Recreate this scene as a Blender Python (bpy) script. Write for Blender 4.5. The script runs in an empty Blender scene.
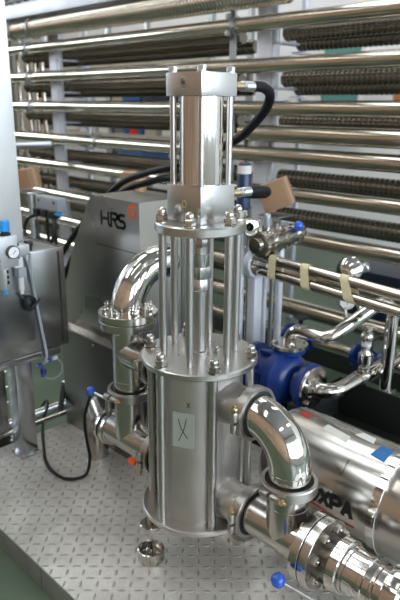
import bpy, bmesh, math, random
from mathutils import Vector, Matrix
random.seed(7)
C = bpy.context.scene
COL = C.collection
V = Vector
PI = math.pi
R2 = math.sqrt(2)

# ------------------------------------------------------------------ materials
def new_mat(name):
    m = bpy.data.materials.new(name); m.use_nodes = True
    return m, m.node_tree, m.node_tree.nodes['Principled BSDF']

def mat(name, col, rough=0.5, metal=0.0, var=0.0, vscale=8.0, bump=0.0, bscale=60.0, rvar=0.0, stretch=(1, 1, 1), emit=0.0, spec=None, coat=0.0):
    m, nt, b = new_mat(name)
    b.inputs['Base Color'].default_value = (*col, 1)
    b.inputs['Roughness'].default_value = rough
    b.inputs['Metallic'].default_value = metal
    if spec is not None: b.inputs['Specular IOR Level'].default_value = spec
    if coat: b.inputs['Coat Weight'].default_value = coat
    if emit:
        b.inputs['Emission Color'].default_value = (*col, 1)
        b.inputs['Emission Strength'].default_value = emit
    L = nt.links
    if var or bump or rvar:
        tc = nt.nodes.new('ShaderNodeTexCoord')
        mp = nt.nodes.new('ShaderNodeMapping'); mp.inputs['Scale'].default_value = stretch
        L.new(tc.outputs['Object'], mp.inputs['Vector'])
        n = nt.nodes.new('ShaderNodeTexNoise'); n.inputs['Scale'].default_value = vscale; n.inputs['Detail'].default_value = 5
        L.new(mp.outputs[0], n.inputs['Vector'])
        if var:
            r = nt.nodes.new('ShaderNodeMapRange')
            r.inputs['From Min'].default_value = 0.3; r.inputs['From Max'].default_value = 0.7
            r.inputs['To Min'].default_value = 1 - var; r.inputs['To Max'].default_value = 1 + var
            L.new(n.outputs['Fac'], r.inputs['Value'])
            mx = nt.nodes.new('ShaderNodeVectorMath'); mx.operation = 'SCALE'
            mx.inputs[0].default_value = col
            L.new(r.outputs[0], mx.inputs['Scale'])
            L.new(mx.outputs[0], b.inputs['Base Color'])
        if rvar:
            r = nt.nodes.new('ShaderNodeMapRange')
            r.inputs['From Min'].default_value = 0.3; r.inputs['From Max'].default_value = 0.7
            r.inputs['To Min'].default_value = max(0.02, rough - rvar); r.inputs['To Max'].default_value = rough + rvar
            L.new(n.outputs['Fac'], r.inputs['Value']); L.new(r.outputs[0], b.inputs['Roughness'])
        if bump:
            n2 = nt.nodes.new('ShaderNodeTexNoise'); n2.inputs['Scale'].default_value = bscale; n2.inputs['Detail'].default_value = 3
            L.new(mp.outputs[0], n2.inputs['Vector'])
            bp = nt.nodes.new('ShaderNodeBump'); bp.inputs['Strength'].default_value = bump; bp.inputs['Distance'].default_value = 0.002
            L.new(n2.outputs['Fac'], bp.inputs['Height']); L.new(bp.outputs[0], b.inputs['Normal'])
    return m

def checker_plate():
    """rolled tread plate: raised lozenges, alternate ones turned a quarter"""
    m, nt, b = new_mat('checker_plate')
    N, L = nt.nodes, nt.links
    def math_(op, a, bb=None, c=None):
        n = N.new('ShaderNodeMath'); n.operation = op
        for i, v in enumerate((a, bb, c)):
            if v is None: continue
            if hasattr(v, 'is_output'): L.new(v, n.inputs[i])
            else: n.inputs[i].default_value = v
        return n.outputs[0]
    tc = N.new('ShaderNodeTexCoord'); sp = N.new('ShaderNodeSeparateXYZ'); L.new(tc.outputs['Object'], sp.inputs[0])
    cell = 0.0335
    x = math_('DIVIDE', sp.outputs['X'], cell); y = math_('DIVIDE', sp.outputs['Y'], cell)
    fx, fy = math_('FLOOR', x), math_('FLOOR', y)
    u = math_('SUBTRACT', math_('SUBTRACT', x, fx), 0.5); v = math_('SUBTRACT', math_('SUBTRACT', y, fy), 0.5)
    par = math_('FLOORED_MODULO', math_('ADD', fx, fy), 2.0)
    sgn = math_('SUBTRACT', math_('MULTIPLY', par, 2.0), 1.0)
    vs = math_('MULTIPLY', v, sgn)
    a = math_('MULTIPLY', math_('ADD', u, vs), 0.7071)      # along lozenge
    c = math_('MULTIPLY', math_('SUBTRACT', u, vs), 0.7071)  # across
    a = math_('ABSOLUTE', math_('DIVIDE', a, 0.42)); c = math_('ABSOLUTE', math_('DIVIDE', c, 0.13))
    d = math_('ADD', math_('POWER', a, 1.6), math_('POWER', c, 1.6))
    mr = N.new('ShaderNodeMapRange'); mr.interpolation_type = 'SMOOTHSTEP'
    mr.inputs['From Min'].default_value = 0.35; mr.inputs['From Max'].default_value = 1.0
    mr.inputs['To Min'].default_value = 1.0; mr.inputs['To Max'].default_value = 0.0
    L.new(d, mr.inputs['Value'])
    bp = N.new('ShaderNodeBump'); bp.inputs['Strength'].default_value = 1.0; bp.inputs['Distance'].default_value = 0.005
    L.new(mr.outputs[0], bp.inputs['Height'])
    n = N.new('ShaderNodeTexNoise'); n.inputs['Scale'].default_value = 7; n.inputs['Detail'].default_value = 6; n.inputs['Roughness'].default_value = 0.7
    L.new(tc.outputs['Object'], n.inputs['Vector'])
    n3 = N.new('ShaderNodeTexNoise'); n3.inputs['Scale'].default_value = 90; n3.inputs['Detail'].default_value = 4
    L.new(tc.outputs['Object'], n3.inputs['Vector'])
    cr = N.new('ShaderNodeValToRGB')
    cr.color_ramp.elements[0].position = 0.3; cr.color_ramp.elements[0].color = (0.44, 0.42, 0.375, 1)
    cr.color_ramp.elements[1].position = 0.7; cr.color_ramp.elements[1].color = (0.80, 0.775, 0.715, 1)
    mixn = math_('ADD', math_('MULTIPLY', n.outputs['Fac'], 0.75), math_('MULTIPLY', n3.outputs['Fac'], 0.25))
    L.new(mixn, cr.inputs['Fac'])
    # lozenges toned darker than the plate between them
    mx = N.new('ShaderNodeMix'); mx.data_type = 'RGBA'; mx.blend_type = 'MIX'
    L.new(math_('MULTIPLY', mr.outputs[0], 0.7), mx.inputs['Factor'])
    L.new(cr.outputs[0], mx.inputs[6]); mx.inputs[7].default_value = (0.40, 0.385, 0.345, 1)
    L.new(mx.outputs[2], b.inputs['Base Color'])
    b.inputs['Metallic'].default_value = 0.45
    rr = N.new('ShaderNodeMapRange'); rr.inputs['From Min'].default_value = 0.3; rr.inputs['From Max'].default_value = 0.7
    rr.inputs['To Min'].default_value = 0.36; rr.inputs['To Max'].default_value = 0.52
    L.new(mixn, rr.inputs['Value']); L.new(rr.outputs[0], b.inputs['Roughness'])
    L.new(bp.outputs[0], b.inputs['Normal'])
    return m

M = {}
M['brushed'] = mat('brushed_steel', (0.55, 0.55, 0.555), 0.32, 1.0)
M['bead'] = mat('bead_blasted_steel', (0.56, 0.54, 0.515), 0.47, 1.0, var=0.10, vscale=9, bump=0.04, bscale=400)
M['plate'] = mat('machined_plate_steel', (0.55, 0.54, 0.515), 0.32, 1.0, var=0.06, vscale=14, rvar=0.05)
M['block'] = mat('machined_block_steel', (0.58, 0.57, 0.565), 0.26, 1.0, var=0.02, vscale=30)
M['polished'] = mat('polished_steel', (0.66, 0.64, 0.61), 0.075, 1.0, rvar=0.02, var=0.02)
M['satin'] = mat('satin_steel', (0.52, 0.50, 0.47), 0.20, 1.0, rvar=0.05, var=0.05, vscale=12)
M['rod'] = mat('ground_rod_steel', (0.50, 0.485, 0.475), 0.33, 1.0)
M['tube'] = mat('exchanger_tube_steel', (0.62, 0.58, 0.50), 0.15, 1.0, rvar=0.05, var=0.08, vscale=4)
M['darkpipe'] = mat('product_pipe_steel', (0.50, 0.46, 0.40), 0.15, 1.0)
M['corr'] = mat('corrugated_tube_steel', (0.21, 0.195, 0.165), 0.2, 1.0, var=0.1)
M['post'] = mat('post_steel', (0.66, 0.68, 0.75), 0.5, 0.35, var=0.10, vscale=10)
M['bright'] = mat('bright_steel', (0.55, 0.53, 0.50), 0.12, 1.0)
M['clampsteel'] = mat('clamp_steel', (0.46, 0.445, 0.42), 0.34, 1.0, var=0.06, vscale=20)
M['weld'] = mat('weld_steel', (0.34, 0.31, 0.27), 0.42, 1.0)
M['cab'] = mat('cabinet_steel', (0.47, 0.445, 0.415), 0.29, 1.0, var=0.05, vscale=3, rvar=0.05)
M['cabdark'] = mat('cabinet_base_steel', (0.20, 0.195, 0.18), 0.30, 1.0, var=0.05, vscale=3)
M['ctrl'] = mat('control_box_steel', (0.53, 0.54, 0.56), 0.24, 1.0, var=0.05, vscale=4, rvar=0.03)
M['deck'] = checker_plate()
M['galv'] = mat('galvanised_sheet', (0.62, 0.65, 0.70), 0.45, 0.5, var=0.1)
M['tallpanel'] = mat('pale_cabinet_sheet', (0.82, 0.83, 0.84), 0.42, 0.75)
M['shroud'] = mat('shroud_steel', (0.47, 0.455, 0.425), 0.22, 1.0, rvar=0.05, var=0.05, vscale=12)
M['deckside'] = mat('deck_skirt', (0.33, 0.34, 0.31), 0.5, 0.8, var=0.15)
M['rubber'] = mat('black_rubber', (0.007, 0.007, 0.008), 0.5, 0.0, bump=0.1, bscale=90, spec=0.25)
M['gasket'] = mat('gasket', (0.02, 0.02, 0.02), 0.7)
M['blackpl'] = mat('black_plastic', (0.015, 0.015, 0.018), 0.35)
M['brass'] = mat('brass', (0.62, 0.50, 0.31), 0.28, 1.0)
M['zinc'] = mat('zinc_collar', (0.66, 0.70, 0.76), 0.3, 1.0)
M['bluepaint'] = mat('blue_paint', (0.006, 0.030, 0.165), 0.28, 0.0, bump=0.15, bscale=120)
M['blueball'] = mat('blue_plastic', (0.02, 0.10, 0.52), 0.25, 0.0, coat=0.4)
M['bluepaint2'] = mat('blue_fitting', (0.02, 0.06, 0.33), 0.4)
M['bluecan'] = mat('blue_enamel', (0.012, 0.035, 0.10), 0.35)
M['skyblue'] = mat('light_blue_plastic', (0.02, 0.33, 0.80), 0.35)
M['airunit'] = mat('cast_air_unit', (0.55, 0.57, 0.60), 0.4, 0.6)
M['white'] = mat('white_plastic', (0.75, 0.76, 0.76), 0.4)
M['greypl'] = mat('grey_plastic', (0.36, 0.39, 0.44), 0.4)
M['dial'] = mat('dial_face', (0.85, 0.87, 0.86), 0.3)
M['ink'] = mat('black_ink', (0.008, 0.008, 0.009), 0.5)
M['orange'] = mat('orange_enamel', (0.90, 0.13, 0.015), 0.4)
M['red'] = mat('red_print', (0.42, 0.012, 0.015), 0.4)
M['paper'] = mat('paper_tape', (0.72, 0.71, 0.67), 0.7)
M['bluetape'] = mat('blue_tape', (0.015, 0.15, 0.42), 0.55)
M['masking'] = mat('masking_tape', (0.74, 0.66, 0.42), 0.75, var=0.05, vscale=60)
M['tag'] = mat('pale_green_plate', (0.30, 0.325, 0.285), 0.5, 0.0)
M['card'] = mat('cardboard', (0.36, 0.215, 0.125), 0.8, var=0.06, vscale=12)
M['cardtape'] = mat('parcel_tape', (0.50, 0.33, 0.20), 0.5)
M['floor'] = mat('green_floor_paint', (0.080, 0.115, 0.075), 0.42, 0.0, var=0.35, vscale=2.2, rvar=0.1, bump=0.1, bscale=30)
M['traydark'] = mat('dark_channel_steel', (0.05, 0.055, 0.05), 0.45, 0.7)
M['frame'] = mat('skid_frame_steel', (0.36, 0.38, 0.38), 0.4, 1.0, var=0.1)
M['wall'] = mat('wall_paint', (0.88, 0.88, 0.87), 0.8, var=0.04, vscale=1)
M['wallfront'] = mat('wall_brown_boarding', (0.46, 0.31, 0.21), 0.7, var=0.25, vscale=1.2)  # unseen wall, made brown to give the left-facing steel warm reflections
M['wallleft'] = mat('wall_left_paint', (0.22, 0.20, 0.17), 0.8, var=0.1, vscale=0.8)
M['ceil'] = mat('ceiling_sheet', (0.30, 0.30, 0.30), 0.8)
M['teal'] = mat('teal_panel', (0.10, 0.29, 0.26), 0.6)
M['whitepaint'] = mat('white_board', (0.76, 0.75, 0.73), 0.6)
M['orangepost'] = mat('orange_brown_paint', (0.52, 0.17, 0.04), 0.6)
M['navy'] = mat('dark_navy_sheet', (0.010, 0.022, 0.045), 0.4)
M['drumblue'] = mat('drum_blue', (0.02, 0.10, 0.32), 0.4)
M['drumred'] = mat('drum_red', (0.70, 0.03, 0.02), 0.4)
M['beige'] = mat('beige_board', (0.50, 0.44, 0.33), 0.7)
M['lilac'] = mat('pale_carton', (0.62, 0.61, 0.66), 0.7)
M['daylight'] = mat('window_daylight', (0.80, 0.90, 1.0), 0.3, emit=9.5)
M['gable'] = mat('gable_daylight', (0.88, 0.94, 1.0), 0.3, emit=7.0)
M['lamp'] = mat('lamp_diffuser', (1.0, 0.95, 0.86), 0.3, emit=4.5)
M['skylight'] = mat('skylight_daylight', (0.96, 0.98, 1.0), 0.3, emit=4.8)

# ------------------------------------------------------------------ mesh builder
def basis(axis):
    z = V(axis).normalized()
    up = V((0, 0, 1)) if abs(z.z) < 0.95 else V((1, 0, 0))
    x = up.cross(z).normalized(); y = z.cross(x)
    return x, y, z

class MB:
    def __init__(s): s.bm = bmesh.new()
    def box(s, a, b, bevel=0.0, mtx=None):
        a, b = V(a), V(b)
        bm = bmesh.new()
        vs = [bm.verts.new((x, y, z)) for x in (a.x, b.x) for y in (a.y, b.y) for z in (a.z, b.z)]
        for f in ((0, 1, 3, 2), (4, 6, 7, 5), (0, 4, 5, 1), (2, 3, 7, 6), (0, 2, 6, 4), (1, 5, 7, 3)):
            bm.faces.new([vs[i] for i in f])
        bmesh.ops.recalc_face_normals(bm, faces=bm.faces)
        if bevel: bmesh.ops.bevel(bm, geom=list(bm.edges), offset=bevel, segments=2, affect='EDGES', profile=0.6)
        if mtx: bm.transform(mtx)
        s.merge(bm); return s
    def merge(s, bm):
        me = bpy.data.meshes.new('tmp'); bm.to_mesh(me); bm.free(); s.bm.from_mesh(me); bpy.data.meshes.remove(me)
    def lathe(s, o, axis, prof, seg=40, cap=True):
        """prof: (radius, distance along axis)"""
        o = V(o); x, y, z = basis(axis); rings = []
        for r, h in prof:
            if r < 1e-6: rings.append([s.bm.verts.new(o + z * h)])
            else: rings.append([s.bm.verts.new(o + z * h + (x * math.cos(2 * PI * i / seg) + y * math.sin(2 * PI * i / seg)) * r) for i in range(seg)])
        for a, b in zip(rings, rings[1:]):
            for i in range(seg):
                j = (i + 1) % seg
                if len(a) == 1 and len(b) == 1: continue
                if len(a) == 1: s.bm.faces.new((a[0], b[i], b[j]))
                elif len(b) == 1: s.bm.faces.new((a[i], b[0], a[j]))
                else: s.bm.faces.new((a[i], b[i], b[j], a[j]))
        if cap:
            if len(rings[0]) > 1: s.bm.faces.new(rings[0])
            if len(rings[-1]) > 1: s.bm.faces.new(rings[-1])
        return s
    def cyl(s, a, b, r, seg=24, bev=0.0, r2=None):
        a, b = V(a), V(b); L = (b - a).length; r2 = r if r2 is None else r2
        p = [(r, 0), (r2, L)] if not bev else [(r - bev, 0), (r, bev), (r2, L - bev), (r2 - bev, L)]
        return s.lathe(a, b - a, p, seg)
    def ring(s, o, axis, r0, r1, h0, h1, seg=40, bev=0.002):
        """annulus between r0 and r1"""
        p = [(r0, h0), (r1 - bev, h0), (r1, h0 + bev), (r1, h1 - bev), (r1 - bev, h1), (r0, h1), (r0, h0)]
        return s.lathe(o, axis, p, seg, cap=False)
    def hex(s, o, axis, r, h, seg=6, h0=0.0):
        return s.lathe(o, axis, [(r * .9, h0), (r, h0 + h * .12), (r, h0 + h * .88), (r * .9, h0 + h)], seg)
    def acorn(s, o, axis, r, h):
        s.lathe(o, axis, [(r * 1.5, 0), (r * 1.5, r * .2), (r * 1.1, r * .2)], 22)
        hx = h * .45; s.hex(o, axis, r * 1.3, hx, h0=r * .2)
        d = r * .98; z0 = hx + r * .2
        s.lathe(o, axis, [(d, z0), (d, h - d * .85)] + [(d * math.cos(t), h - d * .85 + d * .85 * math.sin(t)) for t in (.35, .7, 1.05, 1.35)] + [(0, h)], 20)
        return s
    def sphere(s, o, r, seg=24):
        n = seg // 2
        return s.lathe(V(o) - V((0, 0, r)), (0, 0, 1), [(r * math.sin(PI * k / n), r - r * math.cos(PI * k / n)) for k in range(n + 1)], seg)
    def tube(s, pts, r, fillet=0.0, seg=16, steps=8, cap=True, close=False):
        pts = [V(p) for p in pts]; path = []
        if fillet:
            path.append(pts[0])
            for i_, (a, b, c) in enumerate(zip(pts, pts[1:], pts[2:])):
                d1, d2 = (a - b), (c - b); l1, l2 = d1.length, d2.length; d1.normalize(); d2.normalize()
                ang = d1.angle(d2)
                if ang > PI - 0.02: path.append(b); continue
                t = min(fillet / math.tan(ang / 2), l1 * (.998 if i_ == 0 else .499), l2 * (.998 if i_ == len(pts) - 3 else .499)); rr = t * math.tan(ang / 2)
                p1, p2 = b + d1 * t, b + d2 * t
                cen = b + (d1 + d2).normalized() * (rr / math.sin(ang / 2))
                u, w = (p1 - cen), (p2 - cen); tot = u.angle(w); axis = u.cross(w).normalized()
                for k in range(steps + 1): path.append(cen + Matrix.Rotation(tot * k / steps, 3, axis) @ u)
            path.append(pts[-1])
        else: path = pts
        q = [path[0]]
        for p in path[1:]:
            if (p - q[-1]).length > 1e-5: q.append(p)
        path = q; n = len(path); rad = r if isinstance(r, (list, tuple)) else [r] * n
        tg = []
        for i in range(n):
            if close: t = (path[(i + 1) % n] - path[i - 1])
            else: t = (path[min(i + 1, n - 1)] - path[max(i - 1, 0)])
            tg.append(t.normalized())
        x, y, z = basis(tg[0]); rings = []
        for i in range(n):
            if i: 
                qd = tg[i - 1].rotation_difference(tg[i]); x = qd @ x; 
            yy = tg[i].cross(x).normalized(); xx = yy.cross(tg[i]).normalized(); x = xx
            rings.append([s.bm.verts.new(path[i] + (xx * math.cos(2 * PI * k / seg) + yy * math.sin(2 * PI * k / seg)) * rad[i]) for k in range(seg)])
        pairs = list(zip(rings, rings[1:])) + ([(rings[-1], rings[0])] if close else [])
        for a, b in pairs:
            for k in range(seg):
                j = (k + 1) % seg; s.bm.faces.new((a[k], a[j], b[j], b[k]))
        if cap and not close:
            s.bm.faces.new(rings[0]); s.bm.faces.new(rings[-1])
        return s
    def smooth_path(s, pts, r, seg=12, sub=8, cap=True):
        """Catmull-Rom hose through points"""
        p = [V(a) for a in pts]; out = []
        for i in range(len(p) - 1):
            p0, p1, p2, p3 = p[max(i - 1, 0)], p[i], p[i + 1], p[min(i + 2, len(p) - 1)]
            for k in range(sub):
                t = k / sub
                out.append(.5 * ((2 * p1) + (p2 - p0) * t + (2 * p0 - 5 * p1 + 4 * p2 - p3) * t * t + (3 * p1 - p0 - 3 * p2 + p3) * t ** 3))
        out.append(p[-1])
        return s.tube(out, r, 0, seg, cap=cap)
    def prism(s, poly, vec):
        """polygon of 3-D points extruded by vec"""
        vec = V(vec); a = [s.bm.verts.new(V(p)) for p in poly]; b = [s.bm.verts.new(V(p) + vec) for p in poly]
        s.bm.faces.new(a); s.bm.faces.new(b[::-1]); n = len(a)
        for i in range(n): s.bm.faces.new((a[i], a[(i + 1) % n], b[(i + 1) % n], b[i]))
        return s
    def build(s, name, m, parent=None, origin=None, sharp=32):
        bm = s.bm
        bmesh.ops.remove_doubles(bm, verts=bm.verts, dist=1e-6)
        bmesh.ops.recalc_face_normals(bm, faces=bm.faces)
        for f in bm.faces: f.smooth = True
        lim = math.radians(sharp)
        for e in bm.edges:
            if len(e.link_faces) == 2 and e.calc_face_angle(0) > lim: e.smooth = False
        if parent is not None: org = parent['_o']
        elif origin is not None: org = origin
        else:
            xs = [v.co for v in bm.verts]
            org = ((min(v.x for v in xs) + max(v.x for v in xs)) / 2, (min(v.y for v in xs) + max(v.y for v in xs)) / 2, min(v.z for v in xs))
        o_ = V(org)
        bm.transform(Matrix.Translation(-o_))
        me = bpy.data.meshes.new(name); bm.to_mesh(me); bm.free()
        me.materials.append(M[m])
        ob = bpy.data.objects.new(name, me); COL.objects.link(ob)
        if parent is not None: ob.parent = parent; ob['_o'] = tuple(org)
        else: ob.location = o_; ob['_o'] = tuple(org)
        return ob

def thing(name, loc, label, cat, group=None):
    o = bpy.data.objects.new(name, None); COL.objects.link(o); o.location = loc; o['_o'] = tuple(loc)
    o.empty_display_size = 0.05
    o['label'] = label; o['category'] = cat
    if group: o['group'] = group
    return o
def tag(o, label, cat, group=None):
    o['label'] = label; o['category'] = cat
    if group: o['group'] = group
    return o
def struct(o):
    o['kind'] = 'structure'; return o
def copy_tree(o, parent=None):
    c = o.copy(); COL.objects.link(c)
    if parent is not None: c.parent = parent
    for ch in list(o.children): copy_tree(ch, c)
    return c

# skid axes: x runs along the tubes towards the right-front, y towards the right-back
F_ = V((1, -1, 0)) / R2          # towards the viewer
RT = V((1, 1, 0)) / R2           # to the viewer's right
def polar(r, phi, z):
    p = math.radians(phi); d = F_ * math.cos(p) + RT * math.sin(p)
    return V((d.x * r, d.y * r, z))

# ------------------------------------------------------------------ the hall
FZ = -0.135; DZ = -0.045   # hall floor, deck top
b = MB(); b.box((-9, -5.2, FZ - .1), (6.2, 4.7, FZ)); struct(b.build('floor', 'floor'))
b = MB(); b.box((-9, 4.5, FZ), (6.2, 4.7, 5)); struct(b.build('wall_back', 'wall'))
b = MB(); b.box((-9.2, -5.2, FZ), (-9, 4.7, 5)); struct(b.build('wall_left', 'wallleft'))
b = MB(); b.box((-9, -5.4, FZ), (6.2, -5.2, 5)); struct(b.build('wall_front', 'wallfront'))
for k, y0 in enumerate((-4.2, -1.2)):
    w = struct(MB().box((-8.998, y0, 2.2), (-8.985, y0 + 2.4, 4.1)).build('window_%d' % (k + 7), 'gable'))
    f = MB()
    for t in (0, .5, 1): f.box((-8.985, y0 + 2.34 * t, 2.2), (-8.95, y0 + 2.34 * t + .06, 4.1))
    for zz in (2.17, 4.07): f.box((-8.985, y0, zz), (-8.94, y0 + 2.4, zz + .06))
    f.build('window_frame', 'frame', w)
# right wall with three window openings
b = MB(); b.box((6, -5.2, FZ), (6.2, 4.7, 0.9)); b.box((6, -5.2, 3.7), (6.2, 4.7, 5))
for y0, y1 in ((-5.2, -4.4), (-1.9, -1.3), (1.2, 1.8), (4.2, 4.7)): b.box((6, y0, .9), (6.2, y1, 3.7))
struct(b.build('wall_right', 'wall'))
for k, (y0, y1) in enumerate(((-4.4, -1.9), (-1.3, 1.2), (1.8, 4.2))):
    b = MB(); b.box((6.1, y0, .9), (6.12, y1, 3.7)); w = struct(b.build('window_%d' % (k + 1), 'daylight'))
    f = MB()
    for t in (0, .5, 1):
        yy = y0 + .03 + (y1 - y0 - .06) * t; f.box((6.04, yy - .03, .9), (6.09, yy + .03, 3.7))
    for zz in (.93, 2.3, 3.67): f.box((6.03, y0, zz - .03), (6.095, y1, zz + .03))
    f.build('window_frame', 'frame', w)
b = MB(); b.box((-9, -5.2, 5), (6.2, 4.7, 5.1)); struct(b.build('ceiling', 'ceil'))
for k, y0 in enumerate((-4.2, -1.5, 1.2)):
    w = struct(MB().box((-2.9, y0, 4.985), (-1.3, y0 + 2.3, 4.998)).build('window_%d' % (k + 4), 'skylight'))
    f = MB()
    for t in (0, .5, 1): f.box((-2.9, y0 + 2.25 * t, 4.96), (-1.3, y0 + 2.25 * t + .05, 4.985))
    f.box((-2.92, y0, 4.95), (-2.88, y0 + 2.3, 4.985)).box((-1.32, y0, 4.95), (-1.28, y0 + 2.3, 4.985)).build('window_frame', 'frame', w)
for k, (xx, y0) in enumerate(((-6.5, -3.2), (-4.2, -3.2), (.2, -3.2), (3.4, -3.2), (-6.5, 1.9), (-4.2, 1.9), (.2, 1.9), (3.4, 1.9))):  # unseen strip lights added for steel reflections and to brighten the back wall
    t = thing('ceiling_light', (xx, y0 + 1.1, 4.9), 'long ceiling strip light, number %s along the hall roof' % ('one two three four five six seven eight'.split()[k]), 'light', 'ceiling strip lights')
    MB().box((xx - .22, y0, 4.93), (xx + .22, y0 + 2.4, 4.995)).build('housing', 'whitepaint', t)
    MB().box((xx - .18, y0 + .04, 4.91), (xx + .18, y0 + 2.36, 4.929)).build('diffuser', 'lamp', t)

# back wall fittings
def board(name, x0, x1, z0, z1, m, label, cat, y=4.5, th=.03):
    return tag(MB().box((x0, y - th, z0), (x1, y - .001, z1), .004).build(name, m), label, cat)
t = thing('double_panel', (-2.52, 4.49, .99), 'teal panelled unit with white frame on the far wall', 'panel')
fr = MB()
for (x0, x1, z0, z1) in ((-2.80, -2.72, .9, 2.0), (-2.29, -2.25, .9, 2.0), (-2.72, -2.29, 1.43, 1.52), (-2.72, -2.29, .9, 1.0), (-2.72, -2.29, 1.92, 2.0)): fr.box((x0, 4.44, z0), (x1, 4.499, z1))
fr.build('frame', 'whitepaint', t)
MB().box((-2.72, 4.46, 1.52), (-2.29, 4.498, 1.92)).build('panel', 'teal', t)
MB().box((-2.72, 4.46, 1.0), (-2.29, 4.498, 1.43)).build('panel', 'teal', t)
t = thing('wall_sign', (-2.08, 4.48, 1.31), 'white notice board with one line of print beside the teal panels', 'sign')
MB().box((-2.235, 4.465, 1.31), (-1.93, 4.498, 1.47), .004).build('board', 'whitepaint', t)
b = MB(); b.box((-2.20, 4.462, 1.385), (-2.175, 4.465, 1.41))
for k in range(7): b.box((-2.155 + .029 * k, 4.462, 1.39), (-2.136 + .029 * k, 4.465, 1.403))
b.build('printed_line', 'ink', t)
tag(MB().box((-1.915, 4.46, 1.03), (-1.50, 4.499, 1.50), .004).build('notice_board', 'orangepost'), 'orange brown board on the far wall right of the white notice', 'board')
tag(MB().box((-1.09, 2.5, FZ), (.1, 2.95, .20), .01).build('storage_chest', 'navy'), 'dark navy chest on the floor behind the tube rack', 'chest')

# goods stored behind the tube rack
def crate(x0, x1, y0, y1, z0, z1, m, name, label, cat, group=None):
    return tag(MB().box((x0, y0, z0), (x1, y1, z1), .004).build(name, m), label, cat, group)
shelf = thing('storage_rack', (-4.2, 3.3, FZ), 'pale shelving unit seen between the tubes left of the pump', 'shelf')
for x in (-5.6, -4.44, -2.96):
    for y in (3.03, 3.55): MB().box((x, y, FZ), (x + .05, y + .05, 2.2)).build('upright', 'frame', shelf)
for z in (.24, .66, .94, 1.24, 1.62): MB().box((-5.6, 3.0, z), (-2.9, 3.6, z + .03)).build('shelf_board', 'beige', shelf)
for k, (x0, x1, z0, h, m, nm, lb, ct) in enumerate((
    (-5.02, -4.72, .97, .15, 'lilac', 'carton', 'pale carton on the middle shelf, left end', 'carton'),
    (-4.64, -4.46, .97, .20, 'whitepaint', 'carton', 'white square carton on the middle shelf', 'carton'),
    (-4.80, -4.52, .69, .13, 'whitepaint', 'carton', 'white low carton on the second shelf', 'carton'),
    (-5.2, -4.9, .69, .16, 'lilac', 'carton', 'lilac grey carton on the second shelf', 'carton'),
    (-5.1, -4.75, 1.27, .15, 'lilac', 'carton', 'pale lilac carton on the fourth shelf', 'carton'),
    (-4.68, -4.50, 1.27, .21, 'whitepaint', 'carton', 'white upright carton on the fourth shelf', 'carton'),
    (-4.38, -4.22, 1.27, .15, 'beige', 'carton', 'beige carton on the fourth shelf beside the blue tubs', 'carton'),
    (-4.20, -3.93, 1.27, .19, 'drumblue', 'tub', 'blue tub on the fourth shelf', 'tub'),
    (-3.88, -3.74, 1.27, .13, 'navy', 'tub', 'dark tub beside the blue tub on the fourth shelf', 'tub'),
    (-4.20, -4.12, .97, .20, 'drumblue', 'tub', 'narrow blue tub left of the red tub', 'tub'),
    (-4.11, -3.98, .97, .20, 'drumred', 'tub', 'bright red tub on the middle shelf', 'tub'),
    (-3.97, -3.90, .97, .20, 'drumblue', 'tub', 'narrow blue tub right of the red tub', 'tub'),
    (-3.86, -3.70, .97, .16, 'beige', 'carton', 'beige carton right of the red and blue tubs', 'carton'),
    (-4.3, -3.9, .69, .11, 'drumblue', 'tub', 'blue flat tub on the second shelf', 'tub'),
    (-3.6, -3.2, .97, .18, 'whitepaint', 'carton', 'white carton on the middle shelf, right end', 'carton'))):
    crate(x0, x1, 3.05, 3.42, z0, z0 + h, m, nm, lb, ct)

# ------------------------------------------------------------------ heat exchanger rack
def smooth_tube(x0, x1, y, z, r, label):
    b = MB(); b.lathe((x0, y, z), (1, 0, 0), [(r, 0), (r, x1 - x0)], 28)
    t = tag(b.build('exchanger_tube', 'tube'), label, 'tube', 'smooth heat exchanger tubes')
    return t
ords = ['topmost', 'second', 'third', 'fourth', 'fifth', 'sixth', 'second lowest', 'lowest']
for k, (z, r) in enumerate(((1.70, .043), (1.475, .043), (1.24, .043), (.980, .046), (.765, .041), (.515, .043), (.30, .043), (.09, .05))):
    smooth_tube(-4.7, .75, 1.8, z, r, 'long smooth stainless tube, %s in the front row of the rack' % ords[k])
smooth_tube(-1.45, .75, 1.80, 1.100, .049, 'shorter smooth stainless tube between the third and fourth tubes, right of the pump only')
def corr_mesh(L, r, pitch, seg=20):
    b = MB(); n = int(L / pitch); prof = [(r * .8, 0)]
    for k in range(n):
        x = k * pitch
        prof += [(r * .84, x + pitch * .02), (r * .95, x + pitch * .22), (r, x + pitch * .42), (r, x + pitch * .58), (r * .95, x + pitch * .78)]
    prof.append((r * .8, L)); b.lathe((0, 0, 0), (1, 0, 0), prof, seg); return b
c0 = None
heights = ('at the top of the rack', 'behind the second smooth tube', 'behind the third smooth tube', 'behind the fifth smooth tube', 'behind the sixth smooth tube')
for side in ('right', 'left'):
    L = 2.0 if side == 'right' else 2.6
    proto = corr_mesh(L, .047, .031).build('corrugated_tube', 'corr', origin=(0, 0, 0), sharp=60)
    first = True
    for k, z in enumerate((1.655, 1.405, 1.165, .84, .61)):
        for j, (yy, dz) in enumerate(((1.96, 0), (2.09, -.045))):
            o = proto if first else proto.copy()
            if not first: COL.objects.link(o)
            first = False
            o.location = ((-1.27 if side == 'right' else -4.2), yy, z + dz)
            tag(o, 'dark corrugated tube %s, %s row, %s of the wide post' % (heights[k], ('near', 'far')[j], ('right', 'left')[side == 'left']), 'tube', 'corrugated exchanger tubes')
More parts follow.
